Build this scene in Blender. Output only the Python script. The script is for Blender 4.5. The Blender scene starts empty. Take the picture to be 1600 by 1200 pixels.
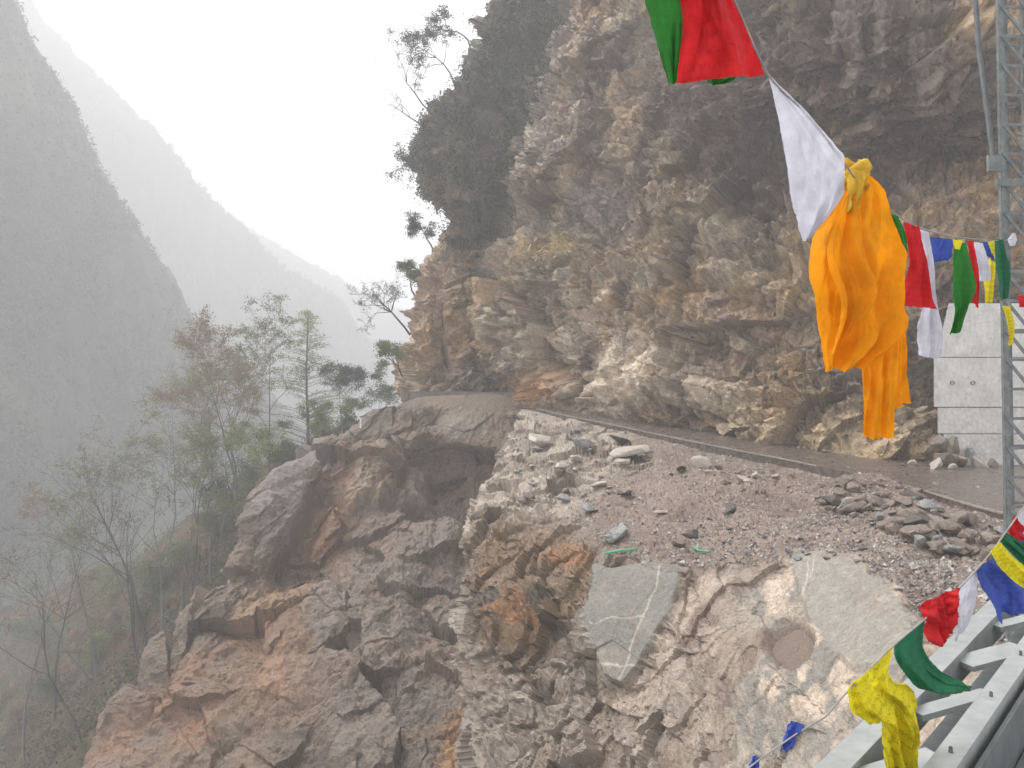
import bpy, bmesh, math, random
import numpy as np
from mathutils import Vector, Matrix
R = math.radians
C = bpy.context.scene
COL = C.collection
random.seed(7)
rng = np.random.default_rng(11)

# ------------------------------------------------------------ camera, sky, sun, exposure
F = 1256.0                                   # focal length in photo pixels (1600 wide)
cam_d = bpy.data.cameras.new('camera'); cam = bpy.data.objects.new('camera', cam_d); COL.objects.link(cam)
cam_d.sensor_width = 36; cam_d.lens = F / 1600 * 36; cam_d.clip_start = 0.05; cam_d.clip_end = 6000
cam.rotation_euler = (R(90), 0, 0)
C.camera = cam
SUN_EL, SUN_ROT = R(58), R(-50)
w = bpy.data.worlds.new('World'); C.world = w; w.use_nodes = True
nt = w.node_tree; nt.nodes.clear()
sk = nt.nodes.new('ShaderNodeTexSky'); sk.sky_type = 'NISHITA'; sk.sun_disc = False
sk.sun_elevation = SUN_EL; sk.sun_rotation = SUN_ROT; sk.air_density = 1.0; sk.dust_density = 8.0; sk.ozone_density = 1
tcw = nt.nodes.new('ShaderNodeTexCoord'); sxw = nt.nodes.new('ShaderNodeSeparateXYZ'); cxw = nt.nodes.new('ShaderNodeCombineXYZ'); mxw = nt.nodes.new('ShaderNodeMath'); mxw.operation = 'MAXIMUM'; mxw.inputs[1].default_value = .35
nt.links.new(tcw.outputs['Generated'], sxw.inputs[0]); nt.links.new(sxw.outputs[0], cxw.inputs[0]); nt.links.new(sxw.outputs[1], cxw.inputs[1]); nt.links.new(sxw.outputs[2], mxw.inputs[0]); nt.links.new(mxw.outputs[0], cxw.inputs[2])
nrw = nt.nodes.new('ShaderNodeVectorMath'); nrw.operation = 'NORMALIZE'; nt.links.new(cxw.outputs[0], nrw.inputs[0]); nt.links.new(nrw.outputs[0], sk.inputs['Vector'])   # cloud cover keeps its brightness down to the horizon
hs = nt.nodes.new('ShaderNodeHueSaturation'); hs.inputs['Saturation'].default_value = 0.10
bg = nt.nodes.new('ShaderNodeBackground'); bg.inputs['Strength'].default_value = 0.15
wo = nt.nodes.new('ShaderNodeOutputWorld')
nt.links.new(sk.outputs[0], hs.inputs['Color']); nt.links.new(hs.outputs[0], bg.inputs[0]); nt.links.new(bg.outputs[0], wo.inputs[0])
sd = bpy.data.lights.new('sun', 'SUN'); sd.energy = 1.0; sd.angle = R(28); sd.color = (1, .97, .93)
sun = bpy.data.objects.new('sun', sd); COL.objects.link(sun)
az = SUN_ROT
sdir = Vector((math.sin(az) * math.cos(SUN_EL), math.cos(az) * math.cos(SUN_EL), math.sin(SUN_EL)))
sun.rotation_euler = sdir.to_track_quat('Z', 'Y').to_euler()
C.view_settings.view_transform = 'Standard'; C.view_settings.look = 'None'; C.view_settings.gamma = 1
C.view_settings.exposure = 1.2
C.render.engine = 'CYCLES'
cy = C.cycles
cy.use_denoising = True
cy.max_bounces = 5; cy.diffuse_bounces = 2; cy.glossy_bounces = 1; cy.transmission_bounces = 1
cy.transparent_max_bounces = 6; cy.volume_bounces = 3
cy.use_adaptive_sampling = True; cy.adaptive_threshold = 0.02
HAZE = 0.0019

# ------------------------------------------------------------ helpers
def P(px, py, d): return np.array(((px - 800) / F * d, d, (600 - py) / F * d))
def V(px, py, d): return Vector(P(px, py, d))
def proj(p): return 800 + p[..., 0] / p[..., 1] * F, 600 - p[..., 2] / p[..., 1] * F

def tag(o, label=None, cat=None, group=None, kind=None):
    if label: o['label'] = label
    if cat: o['category'] = cat
    if group: o['group'] = group
    if kind: o['kind'] = kind
    return o
def empty(name, loc, label, cat, group=None):
    o = bpy.data.objects.new(name, None); COL.objects.link(o); o.location = loc; o.empty_display_size = .2
    return tag(o, label, cat, group)
def mesh_np(name, v, f, mat, parent=None, smooth=False, col=None):
    """v (n,3), f (m,3|4) -> one mesh object; v is in world space, moved under the parent's origin"""
    v = np.asarray(v, np.float32); f = np.asarray(f, np.int32)
    if parent is not None: v = v - np.array(parent.location, np.float32)
    me = bpy.data.meshes.new(name); k = f.shape[1]
    me.vertices.add(len(v)); me.vertices.foreach_set('co', v.ravel())
    me.loops.add(f.size); me.loops.foreach_set('vertex_index', f.ravel())
    me.polygons.add(len(f)); me.polygons.foreach_set('loop_start', np.arange(0, f.size, k, dtype=np.int32))
    try: me.polygons.foreach_set('loop_total', np.full(len(f), k, np.int32))
    except Exception: pass
    me.polygons.foreach_set('use_smooth', np.full(len(f), smooth, bool))
    if col is not None:
        a = me.color_attributes.new('Col', 'FLOAT_COLOR', 'POINT')
        c4 = np.ones((len(v), 4), np.float32); c4[:, :3] = col; a.data.foreach_set('color', c4.ravel())
    me.update(calc_edges=True); me.materials.append(mat)
    o = bpy.data.objects.new(name, me); COL.objects.link(o)
    if parent is not None: o.parent = parent
    return o

# ---- noise on numpy points
def _h(ix, iy, iz, s):
    n = (ix.astype(np.int64) * 374761393 + iy.astype(np.int64) * 668265263 + iz.astype(np.int64) * 2147483647 + s * 1442695041) & 0xffffffff
    n = ((n ^ (n >> 13)) * 1274126177) & 0xffffffff
    n = ((n ^ (n >> 16)) * 2246822519) & 0xffffffff
    return ((n ^ (n >> 15)) & 0xffffff).astype(np.float32) / 16777216.0
def vnoise(p, s=0):
    i = np.floor(p); f = (p - i).astype(np.float32); i = i.astype(np.int64); u = f * f * (3 - 2 * f); r = 0
    for a in (0, 1):
        for b in (0, 1):
            for c in (0, 1):
                wt = (u[..., 0] if a else 1 - u[..., 0]) * (u[..., 1] if b else 1 - u[..., 1]) * (u[..., 2] if c else 1 - u[..., 2])
                r = r + wt * _h(i[..., 0] + a, i[..., 1] + b, i[..., 2] + c, s)
    return r
def fbm(p, s=0, o=4, g=.5):
    r = 0; a = 1; t = 0
    for k in range(o):
        r = r + a * vnoise(p * 2 ** k + 17.3 * k, s + k); t += a; a *= g
    return r / t                                     # 0..1
def cells(p, s=0):
    """nearest jittered cell: returns F1, F2, delta, and three id randoms"""
    i0 = np.floor(p - .5).astype(np.int64)
    n = p.shape[:-1]; F1 = np.full(n, 9., np.float32); F2 = np.full(n, 9., np.float32)
    D = np.zeros(p.shape, np.float32); I = np.zeros(p.shape, np.int64)
    for a in (0, 1):
        for b in (0, 1):
            for c in (0, 1):
                ii = i0 + np.array((a, b, c))
                x, y, z = ii[..., 0], ii[..., 1], ii[..., 2]
                j = np.stack((_h(x, y, z, s), _h(x, y, z, s + 1), _h(x, y, z, s + 2)), -1) * .8 + .1
                d = (p - ii - j).astype(np.float32); q = (d * d).sum(-1); m = q < F1
                F2 = np.where(m, F1, np.minimum(F2, q)); F1 = np.where(m, q, F1)
                D = np.where(m[..., None], d, D); I = np.where(m[..., None], ii, I)
    x, y, z = I[..., 0], I[..., 1], I[..., 2]
    rnd = np.stack([_h(x, y, z, s + 20 + k) for k in range(4)], -1)
    return np.sqrt(F1), np.sqrt(F2), D, rnd
def facet(p, size, s, basis, stretch=(1, 1, 1), off=.35, tilt=.8, warp=.14):
    q = (p @ basis) / (size * np.array(stretch))
    q = q + warp * np.stack((fbm(q * 1.3, s + 50, 2), fbm(q * 1.3 + 9, s + 60, 2), fbm(q * 1.3 + 5, s + 70, 2)), -1)
    f1, f2, d, r = cells(q, s)
    disp = size * (off * (r[..., 0] - .5) + tilt * ((r[..., 1:4] - .5) * d).sum(-1)) - size * .025 * np.clip(1 - (f2 - f1) * 6, 0, 1)
    return disp, r[..., 0], f2 - f1
def ledges(p, rnd, n0, period, jitter=.45, amp=.5, s=0, drop=.28):
    """broken beds: slow ramps ending in sharp steps, each packet of rock with its own tilt"""
    n = np.array(n0) + jitter * 2 * (rnd[..., :3] - .5); n /= np.linalg.norm(n, axis=-1, keepdims=True)
    x = (p * n).sum(-1) / period + rnd[..., 3] * 9 + .5 * (fbm(p * (.6 / period), s, 3) - .5) + .18 * (fbm(p * (2.2 / period), s + 3, 3) - .5)
    i = np.floor(x); f = x - i; k = _h(i.astype(np.int64), (rnd[..., 3] * 999).astype(np.int64), 0 * i.astype(np.int64), s + 7)
    prof = np.minimum(f / (1 - drop), (1 - f) / drop)
    return period * amp * (.3 + .9 * k) * (prof - .5), k
def bedding(rise, lean=.35):
    """axes of a rock bed whose edges climb to the right by `rise` degrees: along, into, across the bed"""
    a = Vector((math.cos(R(rise)), .25, math.sin(R(rise)))).normalized(); c = Vector((-math.sin(R(rise)), -lean, math.cos(R(rise)))); c = (c - a * a.dot(c)).normalized()
    return np.array((a, c.cross(a), c)).T

# ---- soft polygon mask in the picture's coordinates of a surface point
def pmask(px, py, poly, soft=12):
    poly = np.array(poly, float); n = len(poly); ins = np.zeros(px.shape, bool); dm = np.full(px.shape, 1e9)
    for i in range(n):
        x0, y0 = poly[i]; x1, y1 = poly[(i + 1) % n]
        c = ((y0 > py) != (y1 > py)) & (px < (x1 - x0) * (py - y0) / (y1 - y0 + 1e-9) + x0); ins ^= c
        t = np.clip(((px - x0) * (x1 - x0) + (py - y0) * (y1 - y0)) / ((x1 - x0) ** 2 + (y1 - y0) ** 2 + 1e-9), 0, 1)
        dm = np.minimum(dm, np.hypot(px - x0 - t * (x1 - x0), py - y0 - t * (y1 - y0)))
    sd_ = np.where(ins, dm, -dm)
    return np.clip(.5 + sd_ / (2 * soft), 0, 1)
def blob(px, py, x, y, rx, ry, ang=0):
    a = R(ang); dx, dy = px - x, py - y
    u = (dx * math.cos(a) + dy * math.sin(a)) / rx; v = (-dx * math.sin(a) + dy * math.cos(a)) / ry
    return np.exp(-(u * u + v * v))

def catmull(c, t):
    """c (n,...), t array in 0..n-1 -> interpolated"""
    n = len(c); i = np.clip(np.floor(t).astype(int), 0, n - 2); f = (t - i).reshape((-1,) + (1,) * (c.ndim - 1))
    p0 = c[np.clip(i - 1, 0, n - 1)]; p1 = c[i]; p2 = c[i + 1]; p3 = c[np.clip(i + 2, 0, n - 1)]
    return .5 * (2 * p1 + (p2 - p0) * f + (2 * p0 - 5 * p1 + 4 * p2 - p3) * f ** 2 + (3 * p1 - p0 - 3 * p2 + p3) * f ** 3)
def samples(c, n):
    """parameter samples along axis 0 of c(n,m,3), spread by mean on-screen length"""
    x, y = c[..., 0], c[..., 1]
    L = np.hypot(np.diff(x, axis=0), np.diff(y, axis=0)).mean(-1) + 6
    cum = np.concatenate(([0], np.cumsum(L))); return np.interp(np.linspace(0, cum[-1], n), cum, np.arange(len(cum)))
class Sheet:
    def __init__(s, table, nu, nv):
        t = np.array(table, float)                  # rows, cols, (px,py,d)
        tv = samples(t, nv); tu = samples(t.transpose(1, 0, 2), nu)
        w3 = np.stack(((t[..., 0] - 800) / F * t[..., 2], t[..., 2], (600 - t[..., 1]) / F * t[..., 2]), -1)
        a = catmull(w3, tv); a = catmull(a.transpose(1, 0, 2), tu).transpose(1, 0, 2)
        s.p = a; s.nv, s.nu = nv, nu; s.tv, s.tu = tv, tu
        du = np.gradient(a, axis=1); dv = np.gradient(a, axis=0)
        nrm = np.cross(dv, du); nrm /= np.linalg.norm(nrm, axis=-1, keepdims=True) + 1e-9
        s.n = nrm
        s.px, s.py = proj(a)
    def orient(s, flip): 
        if flip: s.n = -s.n
    def faces(s):
        i = np.arange(s.nv * s.nu).reshape(s.nv, s.nu)
        return np.stack((i[:-1, :-1], i[1:, :-1], i[1:, 1:], i[:-1, 1:]), -1).reshape(-1, 4)
    def build(s, name, mat, col, warm=(1.03, .98, .92)):
        col = np.clip(col * np.array(warm), .004, .9)
        o = mesh_np(name, s.p.reshape(-1, 3), s.faces(), mat, None, False, col.reshape(-1, 3))
        s.qx, s.qy = proj(s.p); return o
    def at(s, x, y):
        """the nearest-to-camera surface point seen at photo pixel (x, y)"""
        dd = np.hypot(s.qx - x, s.qy - y); m = dd < max(7, dd.min() * 1.5)
        i = np.argmin(np.where(m, s.p[..., 1], 1e9)); return s.p.reshape(-1, 3)[i]

def leaves(centres, radius, n, size, seed, flat=1.0):
    r_ = np.random.default_rng(seed); k = len(centres); c0 = np.repeat(np.asarray(centres, float), n, 0); N = k * n
    d = r_.normal(size=(N, 3)); d /= np.linalg.norm(d, axis=-1, keepdims=True); d *= (r_.random((N, 1)) ** .45) * (np.repeat(np.broadcast_to(radius, (k,)), n)[:, None]); d[:, 2] *= flat
    c0 = c0 + d; a = r_.normal(size=(N, 3)); a /= np.linalg.norm(a, axis=-1, keepdims=True); b = np.cross(a, r_.normal(size=(N, 3))); b /= np.linalg.norm(b, axis=-1, keepdims=True)
    s_ = (size * r_.uniform(.5, 1.4, (N, 1))); v = np.stack((c0 - a * s_, c0 + b * s_ * .5, c0 + a * s_, c0 - b * s_ * .5), 1).reshape(-1, 3)
    return v, np.arange(N * 4).reshape(-1, 4)

# ---- materials
def mat_new(name):
    m = bpy.data.materials.new(name); m.use_nodes = True; n = m.node_tree; n.nodes.clear()
    out = n.nodes.new('ShaderNodeOutputMaterial'); b = n.nodes.new('ShaderNodeBsdfPrincipled'); n.links.new(b.outputs[0], out.inputs[0])
    return m, n, b, out
def nd(n, t, **k):
    x = n.nodes.new(t)
    for a, v in k.items():
        if a in x.inputs: x.inputs[a].default_value = v
        else: setattr(x, a, v)
    return x
def rock_mat(name, base=None, s=1.0, rough=(.26, .7), bump=.4, contrast=.62, coord='Object', spec=.5):
    m, n, b, out = mat_new(name)
    tc = nd(n, 'ShaderNodeTexCoord')
    if base is None:
        c0 = nd(n, 'ShaderNodeVertexColor'); c0.layer_name = 'Col'; c0 = c0.outputs[0]
    else:
        c0 = nd(n, 'ShaderNodeRGB'); c0.outputs[0].default_value = (*base, 1); c0 = c0.outputs[0]
    n1 = nd(n, 'ShaderNodeTexNoise', Scale=2.2 * s, Detail=9, Roughness=.68); n.links.new(tc.outputs[coord], n1.inputs['Vector'])
    n2 = nd(n, 'ShaderNodeTexNoise', Scale=9 * s, Detail=6, Roughness=.7); n.links.new(tc.outputs[coord], n2.inputs['Vector'])
    vo = nd(n, 'ShaderNodeTexVoronoi', Scale=3.2 * s); vo.feature = 'F1'; n.links.new(tc.outputs[coord], vo.inputs['Vector'])
    a = nd(n, 'ShaderNodeMath', operation='ADD'); n.links.new(n1.outputs[0], a.inputs[0]); n.links.new(n2.outputs[0], a.inputs[1])
    mr = nd(n, 'ShaderNodeMapRange'); mr.inputs['From Min'].default_value = .7; mr.inputs['From Max'].default_value = 1.3
    mr.inputs['To Min'].default_value = 1 - contrast; mr.inputs['To Max'].default_value = 1 + contrast; n.links.new(a.outputs[0], mr.inputs[0])
    mx = nd(n, 'ShaderNodeVectorMath', operation='MULTIPLY'); n.links.new(c0, mx.inputs[0]); n.links.new(mr.outputs[0], mx.inputs[1])
    n.links.new(mx.outputs[0], b.inputs['Base Color'])
    rr = nd(n, 'ShaderNodeMapRange'); rr.inputs['To Min'].default_value = rough[0]; rr.inputs['To Max'].default_value = rough[1]
    rr.inputs['From Min'].default_value = .35; rr.inputs['From Max'].default_value = .65
    n.links.new(n1.outputs[0], rr.inputs[0]); n.links.new(rr.outputs[0], b.inputs['Roughness'])
    h = nd(n, 'ShaderNodeMath', operation='MULTIPLY_ADD'); n.links.new(vo.outputs['Distance'], h.inputs[0]); h.inputs[1].default_value = .5; n.links.new(a.outputs[0], h.inputs[2])
    bp = nd(n, 'ShaderNodeBump', Strength=bump, Distance=.25 / s); n.links.new(h.outputs[0], bp.inputs['Height']); n.links.new(bp.outputs[0], b.inputs['Normal'])
    b.inputs['Specular IOR Level'].default_value = spec
    return m
def plain(name, col, rough=.6, metal=0, var=.25, scale=12, bump=.0):
    m, n, b, out = mat_new(name)
    tc = nd(n, 'ShaderNodeTexCoord'); n1 = nd(n, 'ShaderNodeTexNoise', Scale=scale, Detail=6, Roughness=.65); n.links.new(tc.outputs['Object'], n1.inputs['Vector'])
    mr = nd(n, 'ShaderNodeMapRange'); mr.inputs['From Min'].default_value = .3; mr.inputs['From Max'].default_value = .7
    mr.inputs['To Min'].default_value = 1 - var; mr.inputs['To Max'].default_value = 1 + var; n.links.new(n1.outputs[0], mr.inputs[0])
    mx = nd(n, 'ShaderNodeVectorMath', operation='MULTIPLY'); mx.inputs[0].default_value = col; n.links.new(mr.outputs[0], mx.inputs[1])
    n.links.new(mx.outputs[0], b.inputs['Base Color']); b.inputs['Roughness'].default_value = rough; b.inputs['Metallic'].default_value = metal
    if bump:
        bp = nd(n, 'ShaderNodeBump', Strength=bump, Distance=.02); n.links.new(n1.outputs[0], bp.inputs['Height']); n.links.new(bp.outputs[0], b.inputs['Normal'])
    return m
def cloth_mat(name, col, printed=0, trans=.35):
    m, n, b, out = mat_new(name)
    tc = nd(n, 'ShaderNodeTexCoord')
    n1 = nd(n, 'ShaderNodeTexNoise', Scale=9, Detail=5, Roughness=.6); n.links.new(tc.outputs['Object'], n1.inputs['Vector'])
    mr = nd(n, 'ShaderNodeMapRange'); mr.inputs['From Min'].default_value = .3; mr.inputs['From Max'].default_value = .7
    mr.inputs['To Min'].default_value = .8; mr.inputs['To Max'].default_value = 1.15; n.links.new(n1.outputs[0], mr.inputs[0])
    mx = nd(n, 'ShaderNodeVectorMath', operation='MULTIPLY'); mx.inputs[0].default_value = col; n.links.new(mr.outputs[0], mx.inputs[1])
    cur = mx.outputs[0]
    if printed:                                       # faded, illegible wood-block print: rows of small dark marks in the cloth's own grid
        mp = nd(n, 'ShaderNodeMapping'); mp.inputs['Scale'].default_value = (34, 26, 1); n.links.new(tc.outputs['UV'], mp.inputs[0])
        n2 = nd(n, 'ShaderNodeTexNoise', Scale=1.6, Detail=2); n.links.new(mp.outputs[0], n2.inputs['Vector'])
        sx = nd(n, 'ShaderNodeSeparateXYZ'); n.links.new(tc.outputs['UV'], sx.inputs[0])
        s1 = nd(n, 'ShaderNodeMath', operation='MULTIPLY'); s1.inputs[1].default_value = 75; n.links.new(sx.outputs[1], s1.inputs[0])
        s2 = nd(n, 'ShaderNodeMath', operation='SINE'); n.links.new(s1.outputs[0], s2.inputs[0])
        g1 = nd(n, 'ShaderNodeMath', operation='GREATER_THAN'); g1.inputs[1].default_value = .0; n.links.new(s2.outputs[0], g1.inputs[0])
        g2 = nd(n, 'ShaderNodeMath', operation='GREATER_THAN'); g2.inputs[1].default_value = .52; n.links.new(n2.outputs[0], g2.inputs[0])
        g3 = nd(n, 'ShaderNodeMath', operation='MULTIPLY'); n.links.new(g1.outputs[0], g3.inputs[0]); n.links.new(g2.outputs[0], g3.inputs[1])
        g4 = nd(n, 'ShaderNodeMath', operation='MULTIPLY'); g4.inputs[1].default_value = printed; n.links.new(g3.outputs[0], g4.inputs[0])
        mi = nd(n, 'ShaderNodeMix', data_type='RGBA'); mi.blend_type = 'MIX'; n.links.new(g4.outputs[0], mi.inputs[0]); n.links.new(cur, mi.inputs[6])
        mi.inputs[7].default_value = (col[0] * .35, col[1] * .35, col[2] * .3, 1); cur = mi.outputs[2]
    n.links.new(cur, b.inputs['Base Color']); b.inputs['Roughness'].default_value = .75
    b.inputs['Specular IOR Level'].default_value = .25
    wv = nd(n, 'ShaderNodeTexNoise', Scale=60, Detail=3); n.links.new(tc.outputs['Object'], wv.inputs['Vector'])
    bp = nd(n, 'ShaderNodeBump', Strength=.25, Distance=.004); n.links.new(wv.outputs[0], bp.inputs['Height']); n.links.new(bp.outputs[0], b.inputs['Normal'])
    tr = nd(n, 'ShaderNodeBsdfTranslucent'); n.links.new(cur, tr.inputs[0])
    ms = nd(n, 'ShaderNodeMixShader'); ms.inputs[0].default_value = trans
    n.links.new(b.outputs[0], ms.inputs[1]); n.links.new(tr.outputs[0], ms.inputs[2]); n.links.new(ms.outputs[0], out.inputs[0])
    return m
def leaf_mat(name, col, var=.5):
    m, n, b, out = mat_new(name)
    tc = nd(n, 'ShaderNodeTexCoord'); n1 = nd(n, 'ShaderNodeTexNoise', Scale=1.3, Detail=5, Roughness=.7); n.links.new(tc.outputs['Object'], n1.inputs['Vector'])
    mr = nd(n, 'ShaderNodeMapRange'); mr.inputs['From Min'].default_value = .3; mr.inputs['From Max'].default_value = .7
    mr.inputs['To Min'].default_value = 1 - var; mr.inputs['To Max'].default_value = 1 + var; n.links.new(n1.outputs[0], mr.inputs[0])
    mx = nd(n, 'ShaderNodeVectorMath', operation='MULTIPLY'); mx.inputs[0].default_value = col; n.links.new(mr.outputs[0], mx.inputs[1])
    n.links.new(mx.outputs[0], b.inputs['Base Color']); b.inputs['Roughness'].default_value = .7; b.inputs['Specular IOR Level'].default_value = .2
    return m
M = {
 'rock': rock_mat('rock_face'), 'outcrop': rock_mat('outcrop_rock', s=1.6, contrast=.5, rough=(.28, .75)), 'hill': rock_mat('forest_floor', s=.35, rough=(.8, .95), bump=.6, spec=.2),
 'stone_brown': rock_mat('brown_stone', (.20, .155, .125), s=2), 'stone_grey': rock_mat('grey_stone', (.24, .24, .23), s=2),
 'stone_pale': rock_mat('pale_stone', (.46, .40, .34), s=2, contrast=.3), 'stone_dark': rock_mat('dark_stone', (.085, .07, .06), s=2),
 'road': rock_mat('wet_road', (.125, .095, .08), s=1.2, rough=(.15, .45), bump=.12, contrast=.3), 'line': plain('lit_kerb_concrete', (.30, .265, .225), .6, 0, .35, 5),  # kerb colour includes the light its face catches
 'slab_side': rock_mat('broken_road_edge', (.12, .10, .085), s=2),
 'mast': plain('weathered_steel', (.19, .20, .195), .5, .3, .35, 9, .1), 'concrete': rock_mat('pale_concrete', (.68, .66, .62), s=.5, rough=(.7, .9), bump=.12, contrast=.3),
 'steel': plain('galvanised_steel', (.40, .42, .41), .45, .3, .18, 7, .1), 'steel_dark': plain('dull_steel', (.15, .165, .165), .5, .3, .25, 7, .1),
 'bark': leaf_mat('bark', (.07, .06, .055), .3), 'bark_pale': leaf_mat('pale_bark', (.13, .125, .11), .3),
 'leaf_dark': leaf_mat('dark_foliage', (.035, .042, .025)), 'leaf_green': leaf_mat('spring_foliage', (.25, .29, .10)),
 'leaf_olive': leaf_mat('olive_foliage', (.19, .20, .075)), 'leaf_ochre': leaf_mat('budding_foliage', (.24, .17, .085)), 'leaf_mid': leaf_mat('shrub_foliage', (.11, .13, .05)),
 'cord': plain('cord', (.3, .28, .26), .8), 'green_hose': plain('green_plastic', (.03, .35, .16), .4), 'white_paint': plain('white_paint', (.8, .8, .78), .6, 0, .08),
}
CL = {'orange': cloth_mat('saffron_cloth', (.95, .36, .004), 0, .35), 'gold': cloth_mat('gold_cloth', (.80, .50, .06), 0, .3), 'red': cloth_mat('red_cloth', (.62, .02, .025), .25), 'green': cloth_mat('green_cloth', (.03, .20, .03), .3),
      'green2': cloth_mat('deep_green_cloth', (.02, .15, .07), .3), 'white': cloth_mat('white_cloth', (.66, .65, .72), .08), 'blue': cloth_mat('blue_cloth', (.06, .10, .42), .35), 'yellow': cloth_mat('yellow_cloth', (.78, .66, .02), .5)}

def mixc(a, b, m): return a + (np.array(b) - a) * m[..., None]
def palette(t, cols):
    cols = np.array(cols, float); t = np.clip(t, 0, .9999) * (len(cols) - 1); i = t.astype(int); f = (t - i)[..., None]
    f = np.clip((f - .25) * 2, 0, 1); return cols[i] * (1 - f) + cols[i + 1] * f
def wobble(p, px, py, amp, sc, s):
    return px + amp * 2 * (fbm(p * sc, s, 4) - .5), py + amp * 2 * (fbm(p * sc + 31, s + 9, 4) - .5)
def unit(t, lo, hi): return np.clip((t - lo) / (hi - lo), 0, 1)

# ------------------------------------------------------------ valley floor and misty mountains
def canopy(sh, size, amp, s, ridge=0):
    """forest canopy relief: one dome per tree crown, on top of spurs and gullies"""
    p = sh.p; big = fbm(p / (size * 14), s, 4) - .5
    f1, f2, d, r = cells(p / size * np.array((1, 1, .75)), s + 3)
    dome = (1 - np.clip(f1, 0, 1) ** 1.6) * (.4 + .9 * r[..., 0])
    f1b, _, _, rb = cells(p / (size * .4), s + 5)
    dome = dome + .35 * (1 - f1b) * (.4 + rb[..., 0]) + .4 * (fbm(p / (size * .2), s + 8, 2) - .5)
    sh.p = p + sh.n * (big * size * 6)[..., None] + (sh.n * .5 + np.array((0, 0, .5))) * (dome * amp)[..., None]
    c = palette(.2 * r[..., 1] + .9 * unit(fbm(p / (size * 5), s + 30, 3), .3, .7), [(.03, .035, .024), (.05, .05, .035), (.075, .062, .05), (.05, .06, .035), (.09, .095, .045)])
    return c * (.7 + .6 * r[..., 2])[..., None]
def ridge(name, pts, depth0, lean, nu, nv, size, amp, s, lowy):
    rows = []
    n = 6
    for k in range(n + 1):
        t = k / n; row = []
        for (x, y, d) in pts:
            yy = y + (lowy - y) * t; row.append((x, yy, d - (d * lean) * t + d * .02 * math.sin(x * .02 + k)))
        rows.append(row)
    back = [(x, y + 60, d * 1.25) for (x, y, d) in pts]       # the far side, so that it is a mass and not a card
    sh = Sheet([back] + rows, nu, nv); sh.n = sh.n if sh.n[sh.nv // 2, sh.nu // 2, 1] < 0 else -sh.n
    c = canopy(sh, size, amp, s); tag(sh.build(name, M['hill'], c), kind='structure'); return sh
g = 1550
gv = np.array([(-g, -40, -215), (g, -40, -215), (g, 1660, -215), (-g, 1660, -215)], float)
tag(mesh_np('valley_ground', gv, [(0, 1, 2, 3)], M['hill'], None, False, np.tile((.05, .05, .035), (4, 1))), kind='structure')
RA = ridge('near_mountain', [(-420, -480, 225), (-200, -220, 247), (-60, -60, 270), (20, 10, 285), (75, 120, 300), (140, 245, 318), (215, 365, 337), (290, 490, 360), (350, 560, 382), (420, 620, 405), (520, 730, 435)], 0, .48, 420, 460, 5.2, 3.6, 100, 1900)
RB = ridge('second_mountain', [(-150, -260, 623), (-30, -120, 638), (60, 15, 659), (140, 120, 681), (200, 190, 696), (260, 255, 725), (330, 320, 746), (400, 385, 768), (450, 425, 797), (520, 470, 826), (600, 545, 855), (720, 640, 899)], 0, .42, 420, 300, 8, 5.5, 140, 1250)
RC = ridge('far_mountain', [(250, 250, 1080), (380, 345, 1104), (470, 400, 1140), (560, 450, 1176), (640, 490, 1200), (760, 530, 1224), (900, 560, 1248)], 0, .2, 300, 160, 14, 8, 180, 1000)

# forest on the slopes (an uncountable wood, one object per mountain)
m_wood = rock_mat('forest_crowns', None, s=.2, rough=(.8, .95), bump=0, spec=.2)
for sh, nm, cnt, rad, sz, sd0, lab in ((RA, 'near_forest', 9000, 2.8, .6, 21, 'dark misty forest covering the near mountain on the left'), (RB, 'second_forest', 5000, 4.2, 1.1, 22, 'paler forest fading on the second mountain')):
    q = sh.p.reshape(-1, 3); qx, qy = proj(q); ok = np.where((qx > -150) & (qx < 760) & (qy > -150) & (qy < 900))[0]; wq = unit(fbm(q[ok] / (rad * 16), sd0, 4), .4, .55) + .06; ix = np.random.default_rng(sd0).choice(ok, cnt, p=wq / wq.sum())
    v, f = leaves(q[ix] + np.array((0, 0, rad * .5)), rad * np.random.default_rng(sd0).uniform(.6, 1.2, cnt), 14, sz, sd0, 1.0)
    cc = np.repeat(palette(np.clip(.35 * np.random.default_rng(sd0 + 1).random(cnt) + 1.6 * (fbm(q[ix] / (rad * 9), sd0 + 5, 3) - .3), 0, 1), [(.02, .026, .017), (.035, .04, .022), (.06, .05, .035), (.04, .055, .03), (.08, .085, .04)]), 56, 0)
    tag(mesh_np(nm, v, f, m_wood, None, False, cc), lab, 'forest', kind='stuff')

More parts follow.
